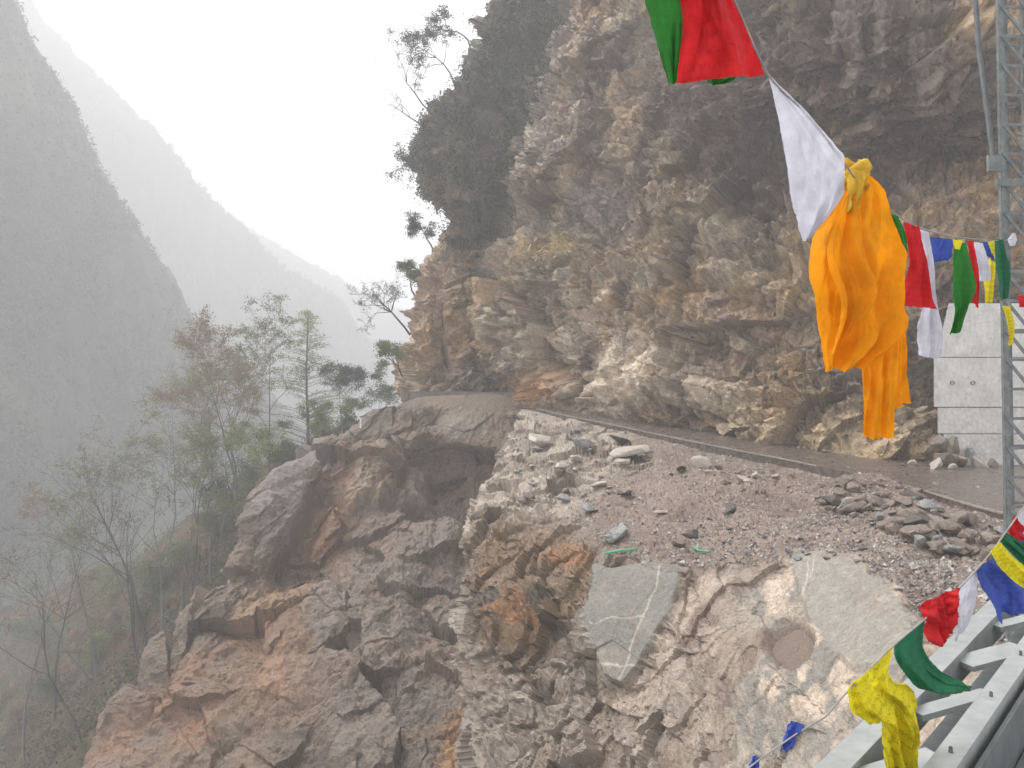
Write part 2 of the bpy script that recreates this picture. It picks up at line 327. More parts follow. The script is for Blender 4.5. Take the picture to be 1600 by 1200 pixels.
# ------------------------------------------------------------ the cliff
ys = [-420, -300, -180, -80, 0, 70, 130, 200, 260, 300, 330, 400, 480, 550, 612, 650]
sil = {-420: (950, 108), -300: (890, 104), -180: (830, 100), -80: (785, 97), 0: (745, 95), 70: (722, 94), 130: (698, 93), 200: (655, 92), 260: (641, 90), 300: (650, 89), 330: (683, 91), 400: (655, 89), 480: (634, 88), 550: (623, 87.5), 612: (619, 87.5), 650: (619, 87)}
def edge_x(y): return np.interp(y, [-420, -100, 0, 70, 130, 200, 260, 320, 400, 480, 550, 612, 650], [1000, 925, 892, 868, 850, 826, 812, 800, 775, 762, 770, 800, 805])
base_y = {1000: 662, 1200: 703, 1400: 742, 1600: 752, 1900: 780}
base_d = {1000: 65.5, 1200: 55.5, 1400: 50.5, 1600: 49.5, 1900: 47}
rows = []
for y in ys:
    sx, sdp = sil[y]; sx += 24 if y < 310 else 12; ex = float(edge_x(y)); up = (650 - y) / 1070.0
    r = [(sx + 75, y, sdp + 45), (sx + 18, y, sdp + 12), (sx, y, sdp), (sx + (ex - sx) * .35, y, sdp - 3.0), (ex - 18, y, 84.5 + 6 * up), (ex + 25, y, 77 + 3 * up)]
    for X in (1000, 1200, 1400, 1600, 1900):
        yy = -420 + (y + 420) * (base_y[X] + 420) / 1070.0
        xx = X + (1000 - ex) * 0 + (60 * up if X == 1000 else 0)
        lean = 9.0 * up + 1.5 * math.sin(up * 9 + X * .004)
        rec = 0
        if X in (1200, 1400, 1600): rec = 2.0 * math.exp(-((yy - 235) / 75) ** 2) - 1.4 * math.exp(-((yy - 30) / 110) ** 2) - 1.8 * math.exp(-((yy - 430) / 110) ** 2)
        r.append((xx, yy, base_d[X] + lean + rec))
    rows.append(r)
cl = Sheet(rows, 760, 600)
cl.n = np.where((cl.n * cl.p).sum(-1, keepdims=True) > 0, -cl.n, cl.n) if False else cl.n
if cl.n[300, 500, 1] > 0: cl.n = -cl.n
p = cl.p; B1 = bedding(24); B2 = bedding(-50, .8)
px, py = wobble(p, cl.px, cl.py, 16, .35, 5)
veg = pmask(px, py, [(600, -500), (1000, -500), (925, -100), (885, 0), (850, 110), (822, 190), (800, 270), (785, 320), (755, 375), (700, 390), (672, 330), (600, 330)], 12)
d1, r1, e1 = facet(p, 7.0, 1, B2, (1, 1, 1.2), .30, .55)
d2, r2, e2 = facet(p, 3.1, 2, B1, (1.5, 1, .8), .34, 1.0)
d3, r3, e3 = facet(p, 1.25, 3, B1, (1.5, 1, .65), .36, 1.1)
d3b, r3b, e3b = facet(p, 1.5, 8, B2, (1.2, 1, .8), .36, 1.1)
mxr = unit(fbm(p * .16, 33, 3), .44, .56); d3 = d3 * mxr + d3b * (1 - mxr); r3 = np.where(mxr > .5, r3, r3b)
d4, r4, e4 = facet(p, .48, 4, B2, (1.3, 1, .7), .40, 1.1, .1)
_, _, _, q1 = cells((p @ B1) / np.array((5.5, 5, 3.6)) + .35 * (fbm(p * .35, 91, 3) - .5)[..., None], 90); _, _, _, q2 = cells((p @ B2) / np.array((1.9, 2, 1.5)) + .5, 95)
l1, k1 = ledges(p, q1, B1[:, 2], 1.35, .5, .55, 81); l2, k2 = ledges(p, q2, -B2[:, 2], .55, .7, .5, 84); l3, k3 = ledges(p, q2, B2[:, 0] * .6 + B1[:, 2] * .3, 1.7, .5, .4, 87)
rg = .45 + .75 * unit(fbm(p * .22, 35, 3), .38, .6); d3 = d3 * rg; d4 = d4 * rg
edge_fade = np.clip((cl.tv[:, None] * 0 + 1), 0, 1)
sm = pmask(px, py, [(920, 560), (985, 520), (1035, 560), (1020, 625), (960, 650), (915, 610)], 10)           # the smooth pale bulge
disp = d1 * 1.0 + d2 * .6 + (d3 * .45 + d4 * .7 + l1 + l2 * .9 + l3) * (1 - .55 * sm) + (fbm(p * .5, 40, 5) - .5) * 1.6
disp = disp + 1.6 * blob(cl.px, cl.py, 975, 590, 55, 60) + 1.2 * blob(cl.px, cl.py, 1050, 600, 28, 30) + 1.2 * blob(cl.px, cl.py, 1360, 700, 130, 45) - 1.6 * blob(cl.px, cl.py, 1085, 520, 60, 22, 30) \
     + .8 * blob(cl.px, cl.py, 690, 245, 60, 60) - 1.8 * blob(cl.px, cl.py, 730, 350, 70, 30) + 1.2 * blob(cl.px, cl.py, 1120, 370, 90, 30, 15) - 1.3 * blob(cl.px, cl.py, 1250, 420, 180, 26, 12) - 1.2 * blob(cl.px, cl.py, 1180, 480, 150, 18, 20)
disp = disp + veg * 1.5 * (fbm(p * .8, 44, 4) - .5) * 2
cl.p = p + cl.n * disp[..., None]
t = -.06 + 1.2 * (.28 * unit(fbm(p * .28, 60, 5), .3, .7) + .18 * r2 + .12 * r3 + .18 * k1 + .16 * k2 + .08 * r4)
c = palette(t, [(.035, .024, .018), (.085, .062, .048), (.16, .122, .09), (.25, .195, .135), (.22, .21, .18), (.38, .32, .245), (.55, .49, .41)])
strat = np.clip((vnoise(np.stack((p @ B1[:, 0] * .35, p @ B1[:, 1] * .5, p @ B1[:, 2] * 2.6), -1), 70) - .6) * 4, 0, 1)
c = mixc(c, (.17, .115, .09), strat * .5)
oc = unit(fbm(p * .22 + 7, 75, 4), .52, .66); c = mixc(c, (.38, .24, .10), oc * (.25 + .4 * r3))
pu = unit(fbm(p * .3 + 3, 77, 4), .54, .68); c = mixc(c, (.19, .16, .18), pu * .5)
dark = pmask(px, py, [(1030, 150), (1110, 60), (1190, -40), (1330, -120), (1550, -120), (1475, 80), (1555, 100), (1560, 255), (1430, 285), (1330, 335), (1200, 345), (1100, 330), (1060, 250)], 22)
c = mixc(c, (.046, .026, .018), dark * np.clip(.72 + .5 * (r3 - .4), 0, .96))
c = mixc(c, (.42, .32, .20), pmask(px, py, [(1480, -150), (1700, -150), (1700, 70), (1550, 75), (1490, 70)], 10) * .75)
c = mixc(c, (.16, .10, .07), blob(px, py, 900, 40, 22, 90, 18) * .8)
c = mixc(c, (.10, .10, .12), blob(px, py, 950, 325, 48, 36) * .75)
c = mixc(c, (.14, .14, .15), blob(px, py, 960, 270, 60, 60) * .5)
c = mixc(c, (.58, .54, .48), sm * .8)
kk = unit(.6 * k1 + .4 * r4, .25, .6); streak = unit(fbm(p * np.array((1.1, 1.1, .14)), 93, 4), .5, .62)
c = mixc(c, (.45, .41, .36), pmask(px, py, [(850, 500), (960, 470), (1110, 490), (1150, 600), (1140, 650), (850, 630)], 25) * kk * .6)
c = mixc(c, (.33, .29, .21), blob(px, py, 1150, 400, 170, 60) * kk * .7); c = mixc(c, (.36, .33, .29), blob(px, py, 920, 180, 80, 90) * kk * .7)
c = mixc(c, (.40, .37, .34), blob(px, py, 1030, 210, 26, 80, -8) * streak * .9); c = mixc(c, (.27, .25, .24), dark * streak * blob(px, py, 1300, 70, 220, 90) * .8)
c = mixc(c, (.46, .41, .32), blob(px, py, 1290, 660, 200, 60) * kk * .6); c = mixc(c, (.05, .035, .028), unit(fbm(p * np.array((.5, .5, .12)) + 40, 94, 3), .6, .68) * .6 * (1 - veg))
c = mixc(c, (.45, .24, .09), blob(px, py, 845, 605, 42, 24) * .85)
c = mixc(c, (.38, .27, .16), blob(px, py, 655, 540, 40, 60) * .7)
c = mixc(c, (.34, .25, .19), blob(px, py, 680, 430, 50, 40) * .6)
c = mixc(c, (.40, .34, .24), blob(px, py, 1300, 690, 190, 48) * .6)
c = mixc(c, (.11, .075, .05), blob(px, py, 1090, 545, 34, 60, -35) * .8)
c = mixc(c, (.42, .33, .14), blob(px, py, 860, 385, 40, 16) * .7)
c = mixc(c, (.04, .04, .032), veg * np.clip(.75 + .5 * (r3 - .5), 0, 1))
c = mixc(c, (.16, .14, .11), veg * blob(px, py, 715, 280, 20, 60) * .8)
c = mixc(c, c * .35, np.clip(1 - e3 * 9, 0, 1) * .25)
cl.veg = veg
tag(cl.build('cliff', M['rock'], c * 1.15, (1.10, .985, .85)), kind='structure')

# ------------------------------------------------------------ slipped slope under the road (the gully)
G = [
 [(720, 665, 100), (605, 657, 86), (643, 624, 83), (720, 617, 82), (800, 617, 80), (870, 640, 79), (960, 660, 79)],
 [(640, 690, 100), (522, 684, 80), (600, 682, 79), (690, 675, 78.5), (790, 688, 77), (870, 700, 76), (960, 730, 76)],
 [(590, 740, 96), (470, 730, 76), (560, 728, 75), (655, 742, 78), (760, 755, 75.5), (860, 790, 74), (960, 820, 74)],
 [(530, 800, 92), (408, 785, 71), (505, 790, 71), (640, 800, 72.5), (740, 830, 71), (850, 870, 70), (960, 900, 70)],
 [(480, 900, 86), (365, 885, 66), (470, 890, 66), (610, 890, 64), (730, 920, 63), (850, 960, 62), (960, 990, 62)],
 [(400, 1020, 78), (268, 995, 60), (400, 1000, 58.5), (580, 1000, 56), (730, 1020, 55.5), (860, 1060, 55), (960, 1080, 55)],
 [(260, 1220, 68), (135, 1195, 52), (320, 1200, 48.5), (540, 1200, 46), (740, 1200, 45.5), (880, 1200, 45), (960, 1200, 45)],
 [(120, 1450, 58), (20, 1400, 44), (250, 1450, 40), (520, 1450, 38), (760, 1450, 37), (900, 1450, 37), (960, 1450, 37)]]
gu = Sheet(G, 560, 620)
if gu.n[300, 300, 1] > 0: gu.n = -gu.n
p = gu.p; B3 = bedding(33)
px, py = wobble(p, gu.px, gu.py, 13, .4, 205)
fill = pmask(px, py, [(632, 608), (835, 605), (838, 660), (800, 730), (760, 705), (700, 700), (668, 672), (690, 640), (640, 635)], 8)
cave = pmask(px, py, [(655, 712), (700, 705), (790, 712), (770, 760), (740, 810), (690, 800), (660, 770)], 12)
plate = pmask(px, py, [(500, 690), (515, 705), (480, 790), (455, 850), (425, 880), (408, 870), (400, 800), (440, 740)], 8)
slab = pmask(px, py, [(628, 728), (668, 735), (668, 788), (632, 792)], 5)
soil = pmask(px, py, [(510, 720), (560, 690), (545, 790), (540, 880), (500, 960), (470, 1010), (380, 1040), (300, 1200), (100, 1200), (360, 960), (430, 900), (480, 800)], 20)
block = pmask(px, py, [(560, 700), (625, 700), (625, 760), (590, 800), (545, 800), (548, 750)], 10)
grey = pmask(px, py, [(540, 850), (600, 800), (700, 815), (740, 900), (735, 1080), (690, 1150), (700, 1300), (540, 1300), (500, 1050), (480, 960)], 14)
d1, r1, e1 = facet(p, 5.5, 211, B3, (1, 1, 1), .25, .5)
d2, r2, e2 = facet(p, 2.8, 212, B3, (1.9, 1.2, .6), .26, .9)
d3, r3, e3 = facet(p, 1.0, 213, B3, (2.2, 1.2, .5), .24, .9)
d4, r4, e4 = facet(p, .36, 214, B3, (1.6, 1, .6), .26, 1.0, .1)
_, _, _, q1 = cells((p @ B3) / np.array((9, 6, 3.2)) + .35 * (fbm(p * .3, 291, 3) - .5)[..., None], 290); _, _, _, q2 = cells((p @ B3) / np.array((3.2, 2, 1.5)) + .5, 295)
l1, k1 = ledges(p, q1, B3[:, 2], 1.5, .32, .42, 281); l2, k2 = ledges(p, q2, B3[:, 2] * .8 + B3[:, 0] * .5, .6, .4, .35, 284)
soft = np.clip(fill * .85 + soil * .55 + plate * .6 + slab, 0, 1)
disp = (d1 * 1.1 + d2 * .22 + l1 * .6) * (1 - .75 * np.clip(fill + slab, 0, 1)) + (d3 * .15 + d4 * .22 + l2 * .38) * (1 - .75 * soft) * (.4 + .9 * unit(fbm(p * .3, 235, 3), .38, .6)) + (fbm(p * .5, 240, 5) - .5) * 1.8 * (1 - .6 * fill) + .25 * (fbm(p * 3, 244, 4) - .5)
disp = disp - .9 * cave + .5 * plate + .8 * slab + 1.4 * block + .5 * grey - 1.2 * blob(gu.px, gu.py, 650, 802, 40, 12) + 1.2 * blob(gu.px, gu.py, 545, 640, 30, 14) - 1.6 * blob(gu.px, gu.py, 480, 830, 14, 90, 28)
top_fix = np.clip((gu.tv[:, None] - .15) * 3, 0, 1)
gu.p = p + gu.n * (disp * top_fix)[..., None]
t = .40 * unit(fbm(p * .3, 260, 5), .3, .7) + .22 * r2 + .2 * k1 + .12 * k2 + .06 * r4
c = palette(t, [(.04, .028, .022), (.08, .058, .044), (.12, .09, .065), (.16, .115, .08), (.14, .115, .098), (.20, .165, .135)])
c = mixc(c, (.215, .165, .125), fill * .85); c = mixc(c, (.235, .21, .185), fill * pmask(px, py, [(680, 655), (740, 640), (760, 670), (715, 700)], 8) * .8)
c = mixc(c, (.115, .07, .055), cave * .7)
c = mixc(c, (.165, .15, .155), plate * .85); c = mixc(c, (.23, .20, .185), slab * .9)
c = mixc(c, (.215, .115, .06), soil * unit(fbm(p * .35, 270, 4), .35, .6) * .85); c = mixc(c, (.27, .19, .11), soil * blob(px, py, 420, 945, 70, 40) * .8)
c = mixc(c, (.13, .07, .05), soil * blob(px, py, 470, 990, 60, 18) * .8); c = mixc(c, (.28, .165, .09), blob(px, py, 430, 1060, 70, 60) * .7)
c = mixc(c, (.25, .19, .13), block * .7)
c = mixc(c, (.165, .142, .125), grey * np.clip(.45 + .6 * r2, 0, .9)); c = mixc(c, (.19, .135, .10), grey * unit(fbm(p * .5 + 4, 275, 3), .5, .62) * .7)
c = mixc(c, (.36, .21, .09), pmask(px, py, [(690, 1120), (735, 1100), (745, 1300), (670, 1300)], 10) * .7)
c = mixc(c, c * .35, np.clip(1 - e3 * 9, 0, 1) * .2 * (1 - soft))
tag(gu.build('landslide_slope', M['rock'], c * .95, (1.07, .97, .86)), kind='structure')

# ------------------------------------------------------------ wooded hillside falling away to the left
H = []
for (x, y, d), dx in zip([(632, 640, 92), (560, 690, 88), (500, 735, 84), (440, 805, 78), (395, 905, 73), (300, 1015, 67), (165, 1215, 59), (50, 1420, 51)], range(8)):
    H.append([(x + 60, y - 6, d + 4), (x - 20, y + 8, d + 1), (x - 110, y + 62, d + 10), (x - 250, y + 150, d + 22), (x - 430, y + 290, d + 36), (x - 750, y + 560, d + 55)])
H[0] = [(700, 640, 100), (600, 664, 104), (520, 680, 112), (400, 740, 130), (220, 860, 150), (-120, 1000, 170)]
hi = Sheet(H, 360, 360)
if hi.n[150, 150, 2] < 0: hi.n = -hi.n
p = hi.p; hi.p = p + hi.n * ((fbm(p * .12, 300, 4) - .5) * 5 + (fbm(p * .8, 305, 4) - .5) * 1.4)[..., None]
c = palette(unit(fbm(p * .2, 310, 5), .3, .7), [(.05, .045, .03), (.09, .065, .04), (.07, .075, .035), (.15, .075, .045), (.09, .09, .04)])
tag(hi.build('hillside', M['hill'], c), kind='structure')

# ------------------------------------------------------------ rubble terrace and the foreground outcrop
T = [
 [(860, 655, 84), (822, 641, 71.5), (880, 652, 66.5), (960, 669, 60.3), (1100, 701, 51.8), (1250, 731, 45.2), (1410, 767, 37.7), (1570, 815, 30.2), (1900, 870, 24.5), (2200, 930, 22)],
 [(840, 745, 75), (792, 700, 60.5), (860, 705, 56), (950, 715, 52), (1090, 738, 46), (1240, 768, 40), (1400, 803, 33.5), (1560, 850, 27.5), (1900, 930, 21.5), (2200, 990, 19)],
 [(820, 815, 66), (764, 768, 51), (840, 772, 47.5), (940, 780, 43.5), (1080, 800, 38), (1230, 822, 33.5), (1390, 852, 28.5), (1550, 900, 23.5), (1900, 1000, 17.5), (2200, 1060, 16)],
 [(800, 870, 58), (738, 828, 45.5), (820, 832, 42), (930, 858, 36.3), (1070, 872, 32), (1220, 868, 29), (1380, 892, 25.5), (1550, 950, 20.5), (1900, 1100, 14), (2200, 1160, 13)],
 [(790, 950, 54), (724, 908, 42.5), (810, 918, 38.5), (920, 940, 34), (1060, 945, 30.3), (1210, 955, 26.8), (1370, 970, 22.8), (1540, 1030, 17.8), (1900, 1200, 11.5), (2200, 1260, 10.5)],
 [(790, 1060, 50), (727, 1020, 39), (805, 1030, 35.5), (920, 1050, 32), (1060, 1050, 28.4), (1200, 1060, 24.2), (1360, 1070, 20.2), (1530, 1120, 15.8), (1900, 1300, 10), (2200, 1360, 9.5)],
 [(800, 1240, 44), (738, 1200, 34.5), (800, 1210, 31.5), (920, 1220, 29), (1060, 1220, 25.4), (1200, 1220, 21.8), (1360, 1220, 18.3), (1530, 1240, 14.3), (1900, 1400, 9), (2200, 1460, 8.6)],
 [(820, 1540, 36), (745, 1500, 28), (800, 1510, 25), (920, 1520, 23), (1060, 1520, 20), (1200, 1520, 17.5), (1360, 1520, 14.5), (1530, 1540, 11.5), (1900, 1700, 7.5), (2200, 1760, 7)]]
te = Sheet(T, 860, 640)
if te.n[300, 400, 2] < 0: te.n = -te.n
p = te.p; B4 = bedding(28); B5 = bedding(-35, .6)
px, py = wobble(p, te.px, te.py, 11, .7, 405)
px2, py2 = wobble(p, te.px, te.py, 9, 1.1, 425)
brink = np.interp(px, [700, 740, 800, 900, 940, 1000, 1100, 1200, 1250, 1330, 1400, 1450, 1600, 1900], [690, 720, 745, 800, 862, 882, 885, 880, 862, 868, 910, 975, 1010, 1200])
face = unit(py, brink - 10, brink + 14)                      # 0 on the gravel terrace, 1 on the rock face
upl = pmask(px, py, [(800, 640), (900, 652), (1010, 690), (1020, 725), (940, 745), (900, 790), (820, 830), (700, 860), (740, 740)], 18)   # blocky broken rock at the left end
slabA = pmask(px2, py2, [(926, 884), (1068, 884), (1060, 925), (1045, 960), (1022, 1000), (1000, 1035), (972, 1068), (940, 1052), (928, 1010), (915, 960)], 3)
slabB = pmask(px2, py2, [(1228, 868), (1290, 862), (1345, 878), (1385, 912), (1428, 962), (1426, 1000), (1395, 1040), (1330, 1042), (1290, 1000), (1258, 958), (1246, 915)], 4)
slabC = pmask(px2, py2, [(1140, 1050), (1170, 1045), (1190, 1110), (1225, 1190), (1120, 1200), (1118, 1110)], 9)
cream = pmask(px, py, [(1190, 895), (1235, 890), (1260, 960), (1330, 1030), (1340, 1090), (1290, 1130), (1215, 1110), (1160, 1050), (1200, 1040), (1265, 1040), (1270, 985), (1235, 965), (1195, 960)], 7)
cream2 = pmask(px, py, [(1080, 900), (1150, 900), (1120, 960), (1075, 1000), (1030, 1060), (960, 1130), (930, 1110), (1000, 1050), (1050, 970)], 10)
layer = pmask(px, py, [(745, 850), (800, 815), (900, 830), (930, 860), (905, 930), (860, 990), (800, 1020), (750, 1000), (735, 920)], 16)
hr = np.hypot((te.px - 1231) / 38, (te.py - 1003) / 37) + .55 * (fbm(p * 1.6, 409, 4) - .5); hole = np.clip((1 - hr) * 3.5 + .5, 0, 1)
slabC = slabC * 0; flat = np.clip(slabA + slabB + hole, 0, 1)
d1, r1, e1 = facet(p, 3.2, 411, B4, (1, 1, 1), .25, .5)
d2, r2, e2 = facet(p, 1.7, 412, B4, (1.8, 1, .6), .34, 1.0)
d3, r3, e3 = facet(p, .62, 413, B4, (1.9, 1, .5), .36, 1.0)
d4, r4, e4 = facet(p, .24, 414, B5, (1.4, 1, .6), .36, 1.0, .1)
d5, r5, e5 = facet(p, .30, 415, np.eye(3), (1, 1, 1), .7, .6)
_, _, _, q1 = cells((p @ B4) / np.array((4.2, 3, 2.0)) + .35 * (fbm(p * .6, 491, 3) - .5)[..., None], 490); _, _, _, q2 = cells((p @ B5) / np.array((1.2, 1, .8)) + .5, 495)
l1, k1 = ledges(p, q1, B4[:, 2], .62, .45, .6, 481); l2, k2 = ledges(p, q2, B5[:, 2], .26, .7, .55, 484)
rocky = np.clip(np.maximum(face, upl * .8), 0, 1)
jag = (d1 * .9 * (1 - .8 * unit(te.px, 1000, 1120)) + d2 * .6 + d3 * .35 + d4 * .5 + l1 + l2 * .8)
jag_r = jag + .9 * layer * (vnoise(np.stack((p @ B4[:, 0] * .3, p @ B4[:, 1] * .3, p @ B4[:, 2] * 1.6), -1), 430) - .5)
cal = unit(te.px, 940, 1120) * face                        # calmer rock towards the bolted right side
disp = jag_r * rocky * (1 - .66 * cal) * (1 - .93 * flat) + (1 - rocky) * ((fbm(p * .35, 440, 4) - .5) * 1.1 + d5 * .35 + (fbm(p * 2.5, 445, 4) - .5) * .28)
disp = disp + (.14 * slabA) + .06 * slabB + .0 * slabC - .33 * hole + flat * (1 - hole) * .06 * (fbm(p * 1.5, 450, 4) - .5) + .5 * face * blob(te.px, te.py, 1000, 1170, 90, 50)
disp = disp + .8 * blob(te.px, te.py, 1350, 770, 75, 20) * (1 - face) + .5 * blob(te.px, te.py, 1480, 830, 90, 30)
disp = disp * np.clip(te.tv[:, None] * 5, 0, 1) - .03
te.p = p + te.n * disp[..., None]
gr_c = palette(.6 * unit(fbm(p * .5, 460, 5), .3, .7) + .4 * r5, [(.10, .075, .063), (.145, .11, .092), (.18, .14, .118), (.205, .165, .14), (.26, .215, .185)])
t = .32 * unit(fbm(p * .5, 462, 5), .3, .7) + .2 * r2 + .22 * k1 + .16 * k2 + .1 * r4
rk_c = palette(t, [(.08, .06, .045), (.14, .11, .085), (.20, .165, .135), (.245, .22, .195), (.31, .28, .245), (.42, .38, .335)])
c = gr_c + (rk_c - gr_c) * rocky[..., None]
c = mixc(c, (.17, .11, .05), layer * np.clip(.35 + .7 * r2, 0, 1) * .85); c = mixc(c, (.05, .038, .025), layer * unit(k1, .5, .62) * .85)
pq, pr = wobble(p, te.px, te.py, 45, .8, 433); c = mixc(c, (.27, .135, .055), layer * ((blob(pq, pr, 890, 860, 50, 26) + blob(pq, pr, 800, 955, 50, 20)).clip(0, 1) > .45) * np.clip(.45 + .5 * k2, 0, 1))
c = mixc(c, (.42, .39, .35), upl * unit(k1, .4, .6) * .75)
right = unit(te.px, 1060, 1180) * face
pw = p + .8 * np.stack((fbm(p * .9, 470, 4), fbm(p * .9, 471, 4), fbm(p * .9, 472, 4)), -1); pn = fbm(pw * .55 * np.array((1, 1, 1)), 473, 5)
c = mixc(c, (.165, .122, .102), right * .85); c = mixc(c, (.44, .385, .335), right * unit(pn, .51, .535)); c = mixc(c, (.215, .22, .21), right * unit(fbm(pw * .45 + 11, 475, 4), .51, .54) * .9)
c = mixc(c, (.52, .46, .40), np.clip(cream + cream2 * .6, 0, 1) * unit(pn, .43, .47) * .95)
c = mixc(c, (.15, .11, .09), pmask(px, py, [(1180, 868), (1225, 880), (1150, 940), (1080, 1010), (1050, 1010), (1100, 940)], 6) * .8)  # diagonal brown band, with the shadow on it put into the colour
c = mixc(c, (.36, .32, .28), face * unit(te.px, 920, 1000) * unit(r3, .5, .7) * .5)
for s_, cc in ((slabA, (.175, .185, .175)), (slabB, (.255, .255, .24)), (slabC, (.19, .18, .16))):
    c = mixc(c, cc, s_ * (.95 - .5 * unit(fbm(p * 1.3 + 3, 478, 5), .55, .66)))
def vein(x0, y0, x1, y1, wd):
    L = math.hypot(x1 - x0, y1 - y0); tt = ((px2 - x0) * (x1 - x0) + (py2 - y0) * (y1 - y0)) / L / L
    dd = np.abs((px2 - x0) * (y1 - y0) - (py2 - y0) * (x1 - x0)) / L
    return np.clip(1.3 - dd / wd, 0, 1) * ((tt > 0) & (tt < 1))
for v_ in ((1035, 890, 968, 1060, 1.6), (920, 1040, 1000, 1038, 1.8), (925, 972, 1010, 962, 1.2), (1262, 872, 1250, 960, 1.6), (1262, 900, 1275, 872, 1.2)): c = mixc(c, (.45, .43, .40), vein(*v_) * .8 * np.clip(slabA + slabB, 0, 1))
c = mixc(c, (.15, .115, .095), hole * .95); 
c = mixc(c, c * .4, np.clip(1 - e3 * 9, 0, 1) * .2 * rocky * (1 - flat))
te.face = face; te.rocky = rocky
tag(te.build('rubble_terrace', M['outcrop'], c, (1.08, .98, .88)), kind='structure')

# ------------------------------------------------------------ road
def ribbon(pairs, n, lift=0.0):
    a = np.array([[P(*o), P(*i)] for o, i in pairs]); t = np.linspace(0, len(a) - 1, n); a = catmull(a, t); a[..., 2] += lift; return a
near = [((2200, 905, 21.5), (2350, 745, 43)), ((1900, 862, 24), (2000, 742, 45)), ((1570, 802, 30), (1620, 715, 51.5)), ((1410, 757, 37.5), (1440, 712, 53)), ((1250, 722, 45), (1300, 698, 56)), ((1100, 693, 51.5), (1150, 671, 62)), ((960, 664, 60), (1010, 650, 71)), ((880, 648, 66), (920, 634, 78)), ((834, 637, 70), (850, 628, 82))]
far = [((806, 613.5, 79.5), (815, 611, 91)), ((760, 612.5, 81), (765, 610, 93)), ((700, 612, 82.5), (705, 610, 94)), ((640, 612, 84), (650, 610, 95)), ((628, 613, 90), (640, 611, 100))]
def road(name, pairs, n, label):
    a = ribbon(pairs, n); m = 14; g = a[:, :1] + (a[:, 1:] - a[:, :1]) * np.linspace(0, 1, m)[None, :, None]
    g[:, :, 2] += .05 * (fbm(g * .6, 500, 3) - .5)
    low = g.copy(); low[..., 2] -= .7
    v = np.concatenate((g.reshape(-1, 3), low.reshape(-1, 3))); i = np.arange(n * m).reshape(n, m); o_ = n * m
    f = np.stack((i[:-1, :-1], i[:-1, 1:], i[1:, 1:], i[1:, :-1]), -1).reshape(-1, 4).tolist()
    f += [(i[k, 0], i[k + 1, 0], i[k + 1, 0] + o_, i[k, 0] + o_) for k in range(n - 1)]
    for e in (0, n - 1): f += [(i[e, k], i[e, k + 1], i[e, k + 1] + o_, i[e, k] + o_) for k in range(m - 1)]
    f += [(i[k, j] + o_, i[k + 1, j] + o_, i[k + 1, j + 1] + o_, i[k, j + 1] + o_) for k in range(n - 1) for j in range(m - 1)]
    o = mesh_np(name, v, f, M['road'], None, False); tag(o, kind='structure'); return a
ra = road('road', near, 120, ''); road('road_remnant', far, 40, '')
dirn = ra[:, 1] - ra[:, 0]; dirn[:, 2] = 0; dirn /= np.linalg.norm(dirn, axis=-1, keepdims=True)
kv, kf = [], []
for k in range(8, 117):
    b = len(kv); e = .012 * math.sin(k * 1.7) + .01 * math.sin(k * .43)
    for (o_, z_) in ((-.004, -.06), (-.004, .02 + e), (.09, .02 + e), (.09, .004)): kv.append(ra[k, 0] + dirn[k] * (o_ - .06 * (o_ < 0)) + np.array((0, 0, z_)))
    if k < 116 and not 47 < k < 57: kf += [(b + q, b + q + 1, b + q + 5, b + q + 4) for q in range(3)]
tag(mesh_np('kerb', kv, kf, M['line'], None), kind='structure')

# ------------------------------------------------------------ stones on the terrace
def hull_mesh(name, seed, n=18, sq=(1, .8, .6)):
    rr = random.Random(seed); bm = bmesh.new()
    for _ in range(n):
        v = Vector((rr.gauss(0, 1), rr.gauss(0, 1), rr.gauss(0, 1))).normalized() * (.75 + .25 * rr.random()); bm.verts.new((v.x * sq[0] * .5, v.y * sq[1] * .5, v.z * sq[2] * .5))
    r_ = bmesh.ops.convex_hull(bm, input=bm.verts)
    junk = [e for e in r_['geom_interior'] if isinstance(e, bmesh.types.BMVert)]
    bmesh.ops.delete(bm, geom=junk, context='VERTS')
    bmesh.ops.bevel(bm, geom=list(bm.edges), offset=.02, segments=1, affect='EDGES')
    me = bpy.data.meshes.new(name); bm.to_mesh(me); bm.free(); return me
stone_me = {k: [hull_mesh('stone', 10 * q + j, 12 + 2 * q, [(1, .8, .6), (1, .7, .45), (1, .9, .75), (1, .6, .28), (1, .85, .5)][q]) for q in range(5)] for j, k in enumerate(('stone_brown', 'stone_grey', 'stone_pale', 'stone_dark'))}
for k, l in stone_me.items():
    for me in l: me.materials.append(M[k])
def stone(px, py, size, kind, label, group=None, shape=None, rot=None, name='stone', cat='stone'):
    q = te.at(px, py); me = stone_me[kind][shape if shape is not None else random.randrange(5)]
    o = bpy.data.objects.new(name, me); COL.objects.link(o); s_ = size
    o.location = q + np.array((0, 0, s_ * .12)); o.scale = (s_, s_ * random.uniform(.8, 1.2), s_ * random.uniform(.8, 1.1))
    o.rotation_euler = rot or (random.uniform(-.35, .35), random.uniform(-.35, .35), random.uniform(0, 6.28)); return tag(o, label, cat, group)
